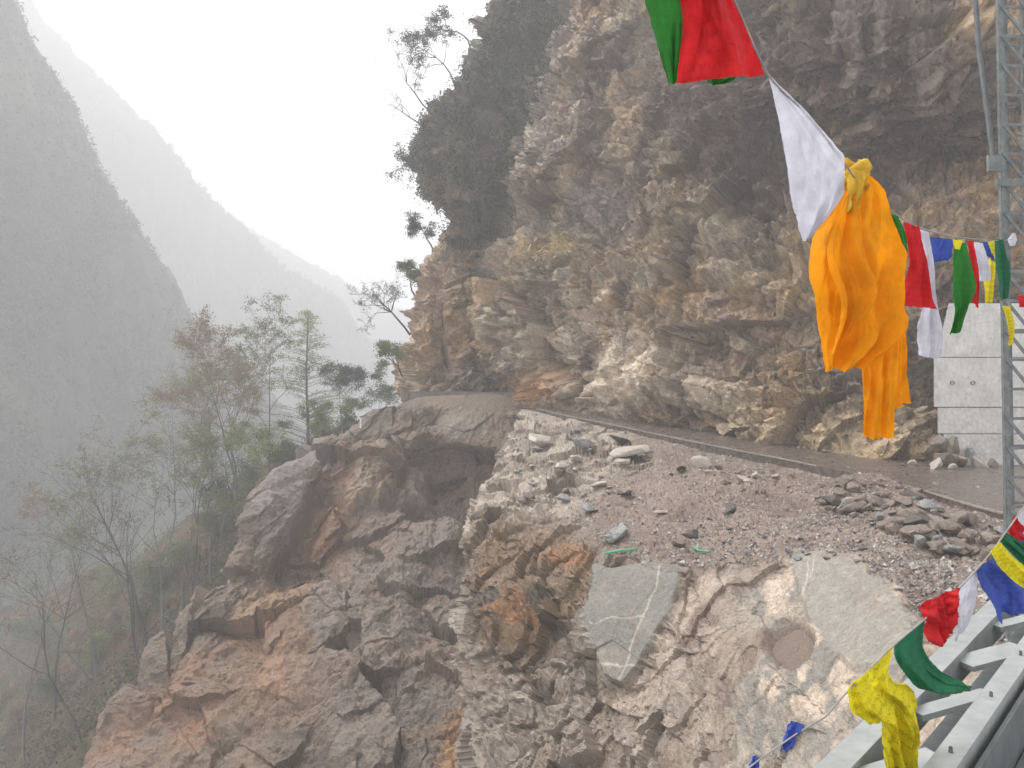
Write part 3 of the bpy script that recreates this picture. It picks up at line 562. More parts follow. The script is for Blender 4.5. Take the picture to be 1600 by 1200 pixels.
for a in [
 (1100, 724, 1.7, 'stone_pale', 'tan angular boulder lying just below the road edge line', None, 2, None, 'boulder', 'boulder'),
 (1163, 746, 1.15, 'stone_pale', 'small tan boulder right of and below the tan angular boulder', None, 0, None, 'boulder', 'boulder'),
 (985, 711, 3.6, 'stone_pale', 'large flat pale slab tilted among the blocks at the far end', None, 3, (.25, -.15, .3), 'rock_slab', 'boulder'),
 (915, 695, 2.4, 'stone_grey', 'grey-green broken block beside the large pale slab', None, 1, None, 'boulder', 'boulder'),
 (965, 688, 2.0, 'stone_dark', 'dark wet block just above the large pale slab', None, 3, None, 'boulder', 'boulder'),
 (850, 690, 2.6, 'stone_pale', 'whitish tilted block at the top left corner of the outcrop', None, 1, (.4, .1, .4), 'boulder', 'boulder'),
 (1062, 730, 1.3, 'stone_dark', 'dark brown stone left of the tan angular boulder', None, 1, None, 'boulder', 'boulder'),
 (1032, 797, .9, 'stone_pale', 'flat pinkish pale stone alone in the middle of the gravel', None, 3, (0, 0, .2)),
 (1135, 795, 1.2, 'stone_dark', 'dark grey stone half sunk in the middle of the gravel', None, 1, None, 'boulder', 'boulder'),
 (1083, 832, 1.0, 'stone_dark', 'dark stone above the green plastic strips', None, 0, None, 'boulder', 'boulder'),
 (1060, 846, .9, 'stone_brown', 'brown stone touching the dark stone above the green strips', None, 0, None, 'boulder', 'boulder'),
 (958, 838, 2.0, 'stone_grey', 'long grey slab on the brink left of the green strip', None, 3, (.1, -.5, .5), 'rock_slab', 'boulder'),
 (1300, 782, 1.2, 'stone_dark', 'blue-grey block at the left end of the rubble pile', None, 0, None, 'boulder', 'boulder'),
 (1325, 782, .8, 'stone_pale', 'pale block leaning on the blue-grey block in the pile', None, 2, None, 'boulder', 'boulder'),
 (1485, 858, 1.3, 'stone_grey', 'flat grey-green slab lying at the lower right of the pile', None, 3, (0, .1, .2), 'rock_slab', 'boulder'),
 (1435, 815, 1.2, 'stone_dark', 'dark squarish block in the lower part of the pile', None, 2, None, 'boulder', 'boulder'),
 (1500, 812, 1.2, 'stone_brown', 'rounded brown block near the right end of the pile', None, 4, None, 'boulder', 'boulder')]: stone(*a)
def scatter(n, poly, smin, smax, kinds, label, group):
    xs = [q[0] for q in poly]; ys_ = [q[1] for q in poly]; k = 0
    while k < n:
        x, y = random.uniform(min(xs), max(xs)), random.uniform(min(ys_), max(ys_))
        if pmask(np.array([float(x)]), np.array([float(y)]), poly, 1)[0] < .5: continue
        kd = random.choice(kinds); s_ = smin + (smax - smin) * random.random() ** 2.2
        stone(x, y, s_, kd, label, group); k += 1
scatter(120, [(1270, 742), (1400, 752), (1500, 800), (1575, 830), (1570, 880), (1460, 860), (1330, 800), (1275, 795)], .4, 1.5, ['stone_brown'] * 4 + ['stone_grey'], 'loose stone in the brown rubble pile along the road edge', 'stones of the brown rubble pile')
scatter(40, [(1040, 715), (1280, 742), (1290, 765), (1180, 765), (1050, 745)], .25, .75, ['stone_brown', 'stone_brown', 'stone_pale'], 'loose stone in the thin row below the road edge line', 'stones in the row below the road edge')
scatter(60, [(830, 650), (960, 670), (1010, 700), (990, 790), (900, 800), (790, 790), (800, 720)], .3, 1.4, ['stone_grey', 'stone_pale', 'stone_brown', 'stone_grey', 'stone_pale'], 'broken block in the grey and white jumble at the far end of the terrace', 'blocks at the far end of the terrace')
scatter(45, [(950, 800), (1250, 810), (1400, 870), (1440, 950), (1380, 900), (1200, 860), (960, 865)], .15, .5, ['stone_grey', 'stone_brown', 'stone_pale', 'stone_dark'], 'small stone on the lower edge of the gravel above the grey slabs', 'small stones above the grey slabs')
for k in range(46):
    i = random.randint(34, 112); t_ = random.uniform(.5, .97) if k % 3 else random.uniform(.03, .3); q = ra[i, 0] * (1 - t_) + ra[i, 1] * t_; kd = random.choice(['stone_brown', 'stone_brown', 'stone_grey', 'stone_pale'])
    o = bpy.data.objects.new('stone', stone_me[kd][random.randrange(5)]); COL.objects.link(o); s_ = random.uniform(.2, .9) * (1 if k % 3 else .5)
    o.location = q + np.array((0, 0, s_ * .13)); o.scale = (s_, s_, s_ * .9); o.rotation_euler = (random.uniform(-.3, .3), random.uniform(-.3, .3), random.uniform(0, 6)); tag(o, 'fallen stone lying on the wet road below the cliff', 'stone', 'fallen stones on the road')
# gravel: uncountable
vv, ff = [], []; pts_ = te.p.reshape(-1, 3); okm = np.where(((1 - te.rocky.ravel()) > .5) & (te.qx.ravel() > 760) & (te.qx.ravel() < 1620) & (te.qy.ravel() > 640) & (te.qy.ravel() < 1050))[0]
tet = np.array([(1, 0, -.3), (-.6, .8, -.3), (-.5, -.9, -.3), (.1, .1, .6), (.5, .5, .3)]); tf = np.array([(0, 1, 4), (1, 2, 3), (2, 0, 3), (0, 4, 3), (4, 1, 3), (0, 2, 1)])
for k, i in enumerate(rng.choice(okm, 14000)):
    s_ = rng.uniform(.03, .11) * (1.6 if rng.random() < .08 else 1); an = rng.uniform(0, 6.28); ca, sa = math.cos(an), math.sin(an)
    q = tet * s_ * rng.uniform(.7, 1.3, (5, 3)); q = np.stack((q[:, 0] * ca - q[:, 1] * sa, q[:, 0] * sa + q[:, 1] * ca, q[:, 2]), -1)
    vv.append(q + pts_[i] + rng.uniform(-.1, .1, 3) * (1, 1, 0)); ff.append(tf + 5 * k)
gc = np.repeat(palette(rng.random(14000), [(.13, .11, .10), (.22, .18, .16), (.30, .26, .23), (.46, .42, .38)]), 5, 0)
tag(mesh_np('gravel', np.concatenate(vv), np.concatenate(ff), M['outcrop'], None, False, gc), 'brown gravel spread over the terrace below the road', 'gravel', kind='stuff')

# ------------------------------------------------------------ tubes and boxes
def tube(path, radii, n=5, cap=True):
    path = np.array(path, float); k = len(path); tg = np.gradient(path, axis=0); tg /= np.linalg.norm(tg, axis=-1, keepdims=True) + 1e-9
    up = np.array((0, 0, 1.)) if abs(tg[0][2]) < .9 else np.array((1., 0, 0)); v = []
    for i in range(k):
        a = np.cross(tg[i], up); a /= np.linalg.norm(a) + 1e-9; b = np.cross(tg[i], a)
        for j in range(n):
            th = 2 * math.pi * j / n; v.append(path[i] + radii[i] * (math.cos(th) * a + math.sin(th) * b))
    f = [(i * n + j, i * n + (j + 1) % n, (i + 1) * n + (j + 1) % n, (i + 1) * n + j) for i in range(k - 1) for j in range(n)]
    return v, f
class MB:
    def __init__(s): s.v, s.f = [], []
    def add(s, v, f): b = len(s.v); s.v += [tuple(x) for x in v]; s.f += [tuple(i + b for i in q) for q in f]
    def tube(s, path, radii, n=5): s.add(*tube(path, radii, n))
    def build(s, name, mat, parent=None, smooth=True): return mesh_np(name, s.v, s.f, mat, parent, smooth)
def beam(a, b, w_, h_, up=(0, 0, 1)):
    a, b = Vector(a), Vector(b); d = (b - a).normalized(); u = Vector(up); s_ = d.cross(u).normalized(); u = s_.cross(d).normalized(); v = []
    for q in (a, b):
        for (x, y) in ((-1, -1), (1, -1), (1, 1), (-1, 1)): v.append(q + s_ * x * w_ / 2 + u * y * h_ / 2)
    return v, [(0, 1, 2, 3), (7, 6, 5, 4), (0, 4, 5, 1), (1, 5, 6, 2), (2, 6, 7, 3), (3, 7, 4, 0)]
def angle_bar(a, b, s_, t_, u):
    """an L section: two thin plates meeting along a to b"""
    m = MB(); a, b = Vector(a), Vector(b); d = (b - a).normalized(); u = Vector(u); u = (u - d * u.dot(d)).normalized(); v = d.cross(u)
    m.add(*beam(a + u * s_ / 2, b + u * s_ / 2, t_, s_, u)); m.add(*beam(a + v * (s_ / 2 + t_ / 2), b + v * (s_ / 2 + t_ / 2), s_, t_, u)); return m

# ------------------------------------------------------------ foliage
def grow(seed, H, lean=(0, 0), r0=None, spread=.5, levels=3, kids=5, start=.35, droop=0, straight=.12, up=.35):
    """tapered trunk with limbs: returns MB and limb tips, at the origin"""
    r_ = random.Random(seed); m = MB(); tips = []
    def br(p0, d, L, rad, lv):
        n = 6 if lv == 0 else 4; path = [p0]; q = p0.copy(); dd = d.copy(); cl_ = []
        for i in range(n):
            dd = (dd + Vector((r_.gauss(0, 1), r_.gauss(0, 1), r_.gauss(0, .6))) * straight * (1 + lv * .8) + Vector((0, 0, up * .12 if lv else 0)) - Vector((0, 0, droop * .25 * lv))).normalized()
            q = q + dd * (L / n); path.append(q.copy()); cl_.append((q.copy(), dd.copy(), (i + 1) / n))
        rr_ = [max(.012, rad * (1 - .8 * i / n)) for i in range(n + 1)]; m.tube(path, rr_, 6 if lv == 0 else 3 if lv > 1 else 4)
        if lv >= levels - 1: tips.append(path[-1]); tips.append(path[len(path) // 2])
        if lv < levels:
            for _ in range(kids if lv == 0 else max(2, kids - 1 - lv)):
                t = r_.uniform(start if lv == 0 else .3, 1); i = min(n - 1, int(t * n)); b, bd, _ = cl_[i]
                side = bd.cross(Vector((r_.gauss(0, 1), r_.gauss(0, 1), r_.gauss(0, 1)))).normalized()
                nd_ = (bd * (1 - spread) + side * spread + Vector((0, 0, up * .3))).normalized()
                br(b, nd_, L * r_.uniform(.35, .6) * (1.2 - t * .5), rad * (1 - .75 * t) * .6, lv + 1)
        else: tips.append(path[-2])
    br(Vector((0, 0, -.5)), Vector((lean[0], lean[1], 1)).normalized(), H, r0 or H * .0088, 0)
    return m, tips
def tree(name, base, H, seed, label, cat='tree', leaf=None, ln=14, ls=.12, lr=.7, lean=(0, 0), bark='bark', group=None, **kw):
    o = empty(name, base, label, cat, group); m, tips = grow(seed, H, lean, **kw)
    m.v = [(x + base[0], y + base[1], z + base[2]) for x, y, z in m.v]; m.build('trunk', M[bark], o)
    if leaf:
        v, f = leaves([t + Vector(base) for t in tips], lr * (.25 + .75 * np.random.default_rng(seed).random(len(tips)) ** 1.3), ln, ls, seed, .6); mesh_np('crown', v, f, M[leaf], o)
    return o
def hill_at(px, py): return Vector(hi.at(px, py))
def slope_z(x, y):
    i = np.argmin((hi.p[..., 0] - x) ** 2 + (hi.p[..., 1] - y) ** 2); return float(hi.p.reshape(-1, 3)[i][2])
def on_hill(px, d):
    x = (px - 800) / F * d; return Vector((x, d, slope_z(x, d)))
def to_top(px_base, py_top, d):
    b = on_hill(px_base, d); zt = (600 - py_top) / F * d; return b, zt - b.z

# the pale green feathery tree by the road corner
def larch(px, py_top, d, label):
    b, H = to_top(px, py_top, d); o = empty('pale_tree', b, label, 'tree'); m = MB(); rr = random.Random(3); tips = []
    m.tube([(b.x + .1 * math.sin(k), b.y, b.z + H * k / 8) for k in range(9)], [.2 * (1 - k / 9) + .02 for k in range(9)], 6)
    for k in range(130):
        t = .12 + .88 * k / 130; z = b.z + H * t; L = (1 - t) ** .7 * 5.8 * rr.uniform(.65, 1.15) + .35; a = rr.uniform(0, 6.28)
        path = [(b.x + math.cos(a) * L * s_, b.y + math.sin(a) * L * s_, z + L * (.45 * s_ - .25 * s_ * s_)) for s_ in (0, .35, .7, 1)]
        m.tube(path, [.045 * (1 - t * .6), .03, .02, .012], 3)
        for s_ in (.35, .55, .75, .95): tips.append((b.x + math.cos(a) * L * s_, b.y + math.sin(a) * L * s_, z + L * (.45 * s_ - .25 * s_ * s_)))
    m.build('trunk', M['bark_pale'], o); v, f = leaves(tips, .8, 14, .085, 5, .5); mesh_np('crown', v, f, M['leaf_green'], o); return o
larch(480, 486, 93, 'tall pale green feathery tree rising left of the white road post')
TR = [  # px base, py top, depth, leaf, lean, label, kw
 (535, 575, 108, 'leaf_dark', (.05, 0), 'dark rounded tree behind the white road post', dict(ln=7, lr=1.4, kids=8, start=.12)),
 (590, 590, 112, 'leaf_mid', (0, 0), 'low dark bushy tree between the white post and the cliff corner', dict(ln=7, lr=1.3, kids=7, start=.12)),
 (420, 545, 96, 'leaf_olive', (.02, 0), 'olive budding tree just left of the tall pale green tree', dict(ln=8, kids=7)),
 (388, 560, 92, 'leaf_ochre', (-.05, 0), 'russet budding tree second to the left of the tall pale tree', dict(ln=7, kids=8)),
 (372, 580, 100, 'leaf_olive', (-.1, 0), 'thin forked tree with ochre buds behind the russet tree', dict(ln=6, kids=7)),
 (345, 600, 90, 'leaf_ochre', (-.28, 0), 'russet-tipped tree leaning left above the landslide edge', dict(ln=5, kids=7)),
 (300, 640, 86, None, (-.08, 0), 'bare grey tree with two stems in the middle of the slope', dict(kids=6)),
 (285, 655, 84, 'leaf_olive', (-.2, 0), 'slim tree with a faint green top leaning left on the slope', dict(ln=3, kids=6)),
 (232, 650, 80, None, (.0, 0), 'bare straight pole-like tree on the misty slope', dict(kids=5)),
 (255, 690, 78, None, (-.22, 0), 'bare tree leaning left beside the straight pole-like tree', dict(kids=6)),
 (225, 735, 74, 'leaf_mid', (-.35, 0), 'thin dark tree leaning steeply left low on the slope', dict(ln=2, kids=5)),
 (170, 790, 72, None, (-.38, 0), 'bare leaning tree above the lower left bushes', dict(kids=6)),
 (130, 820, 70, 'leaf_ochre', (-.45, 0), 'bare tree bent furthest left with russet twigs', dict(ln=3, kids=5)),
 (40, 840, 76, None, (.02, 0), 'thin bare tree nearest the left edge of the view', dict(kids=5)),
 (432, 672, 92, 'leaf_mid', (0, 0), 'small dense green tree at the foot of the pale green tree', dict(ln=7, lr=1.2, kids=7, start=.12)),
 (505, 640, 94, 'leaf_green', (0, 0), 'low light green tree right of the foot of the pale tree', dict(ln=5, lr=1.2, kids=7, start=.12)),
 (320, 560, 118, 'leaf_olive', (0, 0), 'faint misty tree behind the russet trees', dict(ln=7, lr=1.1, kids=8)),
 (260, 600, 124, 'leaf_ochre', (0, 0), 'faint russet tree deep in the mist left of the others', dict(ln=5, lr=1.1, kids=8))]
TR += [
 (520, 655, 92, 'leaf_olive', (0, 0), 'low olive tree in front of the right side of the tall pale tree', dict(ln=6, kids=6)),
 (395, 640, 88, 'leaf_green', (0, 0), 'yellow-green young tree in front of the russet and olive trees', dict(ln=6, kids=7)),
 (365, 650, 86, 'leaf_olive', (-.1, 0), 'short yellow-green tree just above the landslide edge', dict(ln=6, kids=7)),
 (330, 690, 82, 'leaf_olive', (-.1, 0), 'short olive tree beside the bare two-stemmed tree', dict(ln=6, kids=7)),
 (205, 660, 90, 'leaf_olive', (-.1, 0), 'faint olive tree behind the straight pole-like tree', dict(ln=5, kids=7)),
 (150, 720, 92, 'leaf_ochre', (-.1, 0), 'faint ochre tree behind the leaning trees on the lower slope', dict(ln=5, kids=7)),
 (85, 760, 90, 'leaf_olive', (0, 0), 'faint olive tree near the left edge, behind the bent bare tree', dict(ln=5, kids=7)),
 (560, 610, 104, 'leaf_green', (0, 0), 'light green small tree directly behind the white road post', dict(ln=6, kids=6))]
for k, (x, yt, d, lf, ln_, lab, kw) in enumerate(TR):
    b, H = to_top(x, yt, d); tree('tree', b, max(6 if k < 2 else 3, H * (.92 if k < 6 or k in (14, 15) else .74)), 50 + k, lab, leaf=lf, lean=ln_, spread=.5, bark='bark_pale' if k % 2 else 'bark', **{**kw, 'kids': kw['kids'] + 1, 'ln': kw.get('ln', 6), 'ls': .1, 'lr': max(1.0, kw.get('lr', 0))})
# shrubs: separate bushes along the edge of the slope
SH = [(430, 745, 88, 'leaf_mid', 2.6), (385, 770, 84, 'leaf_mid', 2.8), (350, 800, 80, 'leaf_dark', 2.8), (330, 850, 77, 'leaf_mid', 2.6), (290, 890, 74, 'leaf_olive', 2.4), (240, 930, 70, 'leaf_mid', 2.4), (215, 985, 68, 'leaf_olive', 2.2),
      (170, 930, 76, 'leaf_olive', 3), (110, 960, 72, 'leaf_ochre', 3), (60, 1010, 70, 'leaf_mid', 3), (150, 1040, 66, 'leaf_olive', 2.4), (90, 1090, 63, 'leaf_mid', 2.4), (30, 1130, 62, 'leaf_ochre', 2.6), (20, 1000, 76, 'leaf_mid', 3), (500, 700, 92, 'leaf_mid', 2), (545, 680, 98, 'leaf_mid', 2.2)]
for k, (x, y, d, lf, s_) in enumerate(SH):
    b = hill_at(x, y); o = empty('shrub', b, None, 'shrub', 'shrubs along the wooded side of the landslide')
    o['label'] = 'leafy shrub on the wooded slope left of the landslide'
    m, tips = grow(200 + k, s_ * 1.3, (0, 0), s_ * .03, .6, 2, 7, .05); m.v = [(q[0] + b.x, q[1] + b.y, q[2] + b.z) for q in m.v]; m.build('stem', M['bark'], o)
    v, f = leaves([t + b for t in tips], s_ * .38, 26, .12, 300 + k); mesh_np('foliage', v, f, M[lf], o)
# undergrowth (uncountable)
pp = hi.p.reshape(-1, 3); dens = unit(fbm(pp * .25, 600, 3), .38, .55); r_i = rng.choice(len(pp), 9000, p=(dens + .03) / (dens + .03).sum())
ctr = pp[r_i] + np.array((0, 0, .35)); v, f = leaves(ctr, rng.uniform(.4, 1.7, len(ctr)), 10, .16, 9, .7)
cc = np.repeat(palette(rng.random(len(ctr)), [(.04, .045, .025), (.07, .075, .03), (.11, .07, .04), (.10, .11, .045), (.14, .08, .05)]), 40, 0)
m_under = rock_mat('undergrowth_leaves', None, s=.5, rough=(.7, .9), bump=0, spec=.2)
tag(mesh_np('undergrowth', v, f, m_under, None, False, cc), 'brown and green brush covering the wooded hillside', 'undergrowth', kind='stuff')
# hanging vegetation on the old cliff face
vp = cl.p.reshape(-1, 3); wv_ = cl.veg.ravel() * (unit(fbm(vp * .35, 610, 4), .36, .5) * .95 + .05) * ((cl.qy.ravel() > -330) & (cl.qy.ravel() < 400)) * (cl.tu[None, :] > 1.2).repeat(cl.nv, 0).ravel(); ri = rng.choice(len(vp), 3200, p=wv_ / wv_.sum())
ctr = vp[ri] + cl.n.reshape(-1, 3)[ri] * rng.uniform(0, .5, (len(ri), 1)); v, f = leaves(ctr, rng.uniform(.3, 1.1, len(ctr)), 12, .15, 19, 1.2)
cc = np.repeat(palette(np.clip(.3 * rng.random(len(ctr)) + 1.5 * (fbm(ctr * np.array((.5, .5, .16)), 77, 3) - .27), 0, 1), [(.012, .016, .01), (.03, .036, .018), (.06, .065, .03), (.09, .075, .05)]), 48, 0)
tag(mesh_np('cliff_vegetation', v, f, m_under, None, False, cc), 'dark bushes and creepers clinging to the upper left cliff', 'cliff plants', kind='stuff')
# trees on the rim of the cliff
RIM = [((672, 190), 9.5, (-.45, .1), None, 'twisted bare tree sticking out highest on the cliff rim', dict(kids=5, spread=.6, straight=.3, start=.3)),
       ((662, 200), 6, (-.9, .1), None, 'short bare snag reaching left just below the twisted bare tree', dict(kids=4, spread=.6, straight=.35)),
       ((700, 135), 6.5, (-.3, 0), 'leaf_dark', 'dark leafy tree on the rim above the twisted bare tree', dict(kids=6, ln=4)),
       ((730, 60), 6.5, (-.3, 0), 'leaf_dark', 'dark bushy tree topmost on the cliff rim', dict(kids=6, ln=4)),
       ((672, 335), 8.2, (-.4, 0), 'leaf_dark', 'drooping dark tree hanging out beside the rocky overhang', dict(kids=7, ln=3, spread=.6, droop=.5, up=0)),
       ((665, 385), 4.5, (-.7, 0), 'leaf_dark', 'small drooping tree just under the rocky overhang', dict(kids=6, ln=4, droop=.5, up=0)),
       ((645, 455), 4, (-.5, 0), 'leaf_mid', 'small green tree on the cliff edge below the overhang', dict(kids=6, ln=5)),
       ((628, 520), 6.5, (-.7, 0), None, 'bare fine-twigged tree fanning out left of the cliff edge', dict(kids=9, spread=.55, levels=3)),
       ((622, 590), 4, (-.4, 0), 'leaf_olive', 'light green bush at the foot of the cliff corner', dict(kids=6, ln=5))]
for k, ((x, y), H, ln_, lf, lab, kw) in enumerate(RIM):
    b = Vector(cl.at(x + 6, y)); b.y += .5
    tree('rim_tree', b, H, 400 + k, lab, leaf=lf, ls=.10, lr=1.0, lean=ln_, r0=.13, **{**kw, 'kids': kw['kids'] + 2, 'straight': .22})

# ------------------------------------------------------------ block wall at the bridge end (stepped white concrete blocks)
ab = empty('concrete_wall', V(1520, 725, 47.2), 'pale grey concrete block wall with horizontal joints between the cliff and the lattice mast', 'retaining wall')
D = 47.0
courses = [(474, 558, 1470, 1700), (559, 636, 1459, 1700), (637, 677.5, 1462, 1700), (678.5, 726, 1490, 1700)]
for k, (y0, y1, x0, x1) in enumerate(courses):
    bm = bmesh.new(); pts = [(x0, y0), (x1, y0), (x1, y1), (x0, y1)]
    if k == 0: pts = [(1482, 474), (x1, 474), (x1, y1), (1463, y1)]
    if k == 2: pts = [(1465, y0), (x1, y0), (x1, y1), (1465, y1)]
    if k == 3: pts = [(1474, y0), (x1, y0), (x1, 765), (1474, 765)]
    fr = [V(x, y, D - .04 * (k % 2)) for x, y in pts]; bk = [q * 1.15 for q in fr]
    a_ = [bm.verts.new(q - ab.location) for q in fr]; b_ = [bm.verts.new(q - ab.location) for q in bk]; n_ = len(a_)
    bm.faces.new(a_); bm.faces.new(b_[::-1])
    for i in range(n_): bm.faces.new((a_[i], b_[i], b_[(i + 1) % n_], a_[(i + 1) % n_]))
    bmesh.ops.recalc_face_normals(bm, faces=bm.faces); bmesh.ops.bevel(bm, geom=list(bm.edges), offset=.03, segments=2, affect='EDGES')
    me = bpy.data.meshes.new('block_course'); bm.to_mesh(me); bm.free(); me.materials.append(M['concrete']); o = bpy.data.objects.new('block_course', me); COL.objects.link(o); o.parent = ab
for x, y in ((1487, 598), (1519, 598)):
    m = MB(); q = V(x, y, D); m.tube([q + Vector((0, .05, 0)), q + Vector((0, -.12, 0))], [.13, .13], 8); m.build('anchor_plate', M['stone_grey'], ab)

for k, (x, y, d, s_, kd) in enumerate([(1478, 716, 46.2, 2.0, 'stone_brown'), (1505, 722, 46, 1.7, 'stone_brown'), (1530, 726, 46, 1.5, 'stone_pale'), (1552, 730, 45.8, 1.4, 'stone_brown'), (1490, 700, 46.7, 1.6, 'stone_brown'), (1462, 728, 45, 1.2, 'stone_pale'), (1515, 708, 46.6, 1.0, 'stone_grey'), (1468, 692, 47, 1.6, 'stone_brown')]):
    o = bpy.data.objects.new('boulder', stone_me[kd][k % 5]); COL.objects.link(o); o.location = V(x, y, d); o.scale = (s_, s_, s_); o.rotation_euler = (k * .7, k * .4, k * 1.3)
    tag(o, 'boulder heaped against the foot of the concrete wall', 'boulder', 'boulders at the foot of the concrete wall')

# ------------------------------------------------------------ white road post
b = Vector(gu.at(568, 664)) + Vector((0, .1, .1)); o = empty('road_post', b, 'small white post with a dark top at the broken road corner', 'post')
m = MB(); m.tube([b + Vector((0, 0, -.4)), b + Vector((0, 0, .95))], [.11, .10], 8); m.build('shaft', M['white_paint'], o); m = MB(); m.tube([b + Vector((-.1, 0, .96)), b + Vector((.6, 0, 1.25))], [.10, .06], 6); m.build('cap', M['stone_dark'], o)

# ------------------------------------------------------------ lattice mast at the right edge
mast = empty('lattice_mast', V(1585, 1000, 11), 'grey steel lattice mast rising past the right edge of the view', 'mast')
TL, BL = V(1557, -260, 11), V(1576, 1000, 11)
leg_pts = []
for ox, oy in ((0, 0), (.36, .05), (.27, .36), (.63, .41)):
    a_ = TL + Vector((ox, oy, 0)); b_ = BL + Vector((ox, oy, 0)); leg_pts.append((a_, b_)); angle_bar(b_, a_, .06, .012, (1, 0, 0)).build('leg', M['mast'], mast, False)
def on(k, y):                                    # point of leg k at photo row y
    a_, b_ = leg_pts[k]; t = (y + 260) / 1260; return a_ + (b_ - a_) * t
for k, y in enumerate(range(-220, 960, 46)):
    for i, (a_, b_) in enumerate(((0, 1), (0, 2), (1, 3), (2, 3))):
        if i in (1, 3) and k % 2: continue
        m = MB(); m.add(*beam(on(a_, y) + Vector((.02, -.008, 0)), on(b_, y) + Vector((.02, -.008, 0)), .012, .04)); m.build('rung', M['mast'], mast, False)
    if k % 5 != 3:
        m = MB(); m.add(*beam(on(0, y) + Vector((.02, -.02, 0)), on(1, y + 46) + Vector((.02, -.02, 0)), .012, .045)); m.build('diagonal', M['mast'], mast, False)
    if k % 3 == 1: m = MB(); m.add(*beam(on(0, y + 46) + Vector((0, .02, 0)), on(2, y) + Vector((0, .02, 0)), .012, .04)); m.build('diagonal', M['steel_dark'], mast, False)
m = MB(); q = V(1552, 255, 10.96); m.add(*beam(q + Vector((-.08, 0, 0)), q + Vector((.1, 0, 0)), .05, .22)); m.build('gusset_plate', M['mast'], mast, False)
m = MB(); q = V(1575, 285, 10.95); m.add(*beam(q + Vector((-.16, 0, 0)), q + Vector((.4, 0, 0)), .03, .10)); m.build('gusset_plate', M['mast'], mast, False)
m = MB(); m.tube([V(1520, -60, 11.3), V(1530, 80, 11.3), V(1553, 255, 11.1)], [.035, .035, .035], 6); o = m.build('stay_cable', M['steel_dark']); tag(o, 'dark stay cable slanting down to the plate on the lattice mast', 'cable')

# ------------------------------------------------------------ bridge side truss, lower right corner
br = empty('bridge_truss', V(1500, 1100, 3.2), 'pair of grey steel bridge chords joined by cross plates in the lower right corner', 'bridge')
hd = Vector((.876, 1, 0)).normalized(); sd_ = hd.cross(Vector((0, 0, 1))).normalized()
def chord(x, y, z, wd, hh, name, mat):
    d = -z * F / (y - 600); q = Vector(((x - 800) / F * d, d, z)); a_ = q - hd * 2.2; b_ = q + hd * 9
    m = MB(); m.add(*beam(a_, b_, wd, .014)); m.add(*beam(a_ - Vector((0, 0, hh / 2 + .0071)) + sd_ * (wd / 2 - .008), b_ - Vector((0, 0, hh / 2 + .0071)) + sd_ * (wd / 2 - .008), .012, hh))
    m.add(*beam(a_ - Vector((0, 0, hh / 2 + .0071)) - sd_ * (wd / 2 - .008), b_ - Vector((0, 0, hh / 2 + .0071)) - sd_ * (wd / 2 - .008), .012, hh))
    m.build(name, mat, br, False); return q
q0 = chord(1303, 1200, -1.5, .11, .16, 'chord', M['steel']); q1 = chord(1470, 1200, -1.45, .095, .2, 'chord', M['steel'])
q2 = chord(1610, 1200, -1.75, .10, .08, 'lower_flange', M['steel_dark'])
for k in range(8):
    s_ = -.9 + k * .9; a_ = q0 + hd * s_ + sd_ * .06 - Vector((0, 0, .055)); b_ = q1 + hd * (s_ + .22) - sd_ * .05 - Vector((0, 0, .06))
    m = MB(); m.add(*beam(a_, b_, .16 if k % 2 else .09, .03)); m.build('cross_plate', M['steel'], br, False)
m = MB(); a_ = q0 - hd * 2 - Vector((0, 0, .36)); m.add(*beam(a_ + sd_ * .2, a_ + sd_ * .2 + hd * 10, .42, .02)); m.build('web_plate', M['steel_dark'], br, False)
m = MB(); a_ = q1 - hd * 2 - Vector((0, 0, .30)) + sd_ * .08; m.add(*beam(a_, a_ + hd * 10, .02, .5)); m.build('web_plate', M['steel_dark'], br, False)
m = MB(); a_ = q1 - hd * 2 - Vector((0, 0, .52)) + sd_ * .35; m.add(*beam(a_, a_ + hd * 10, .6, .02)); m.build('walkway_plate', M['steel_dark'], br, False)
for k in range(7):
    q = q1 + hd * (-.6 + k * .75) + Vector((0, 0, .007)); m = MB(); m.tube([q, q + Vector((0, 0, .022))], [.009, .007], 6); m.build('bolt', M['steel_dark'], br)

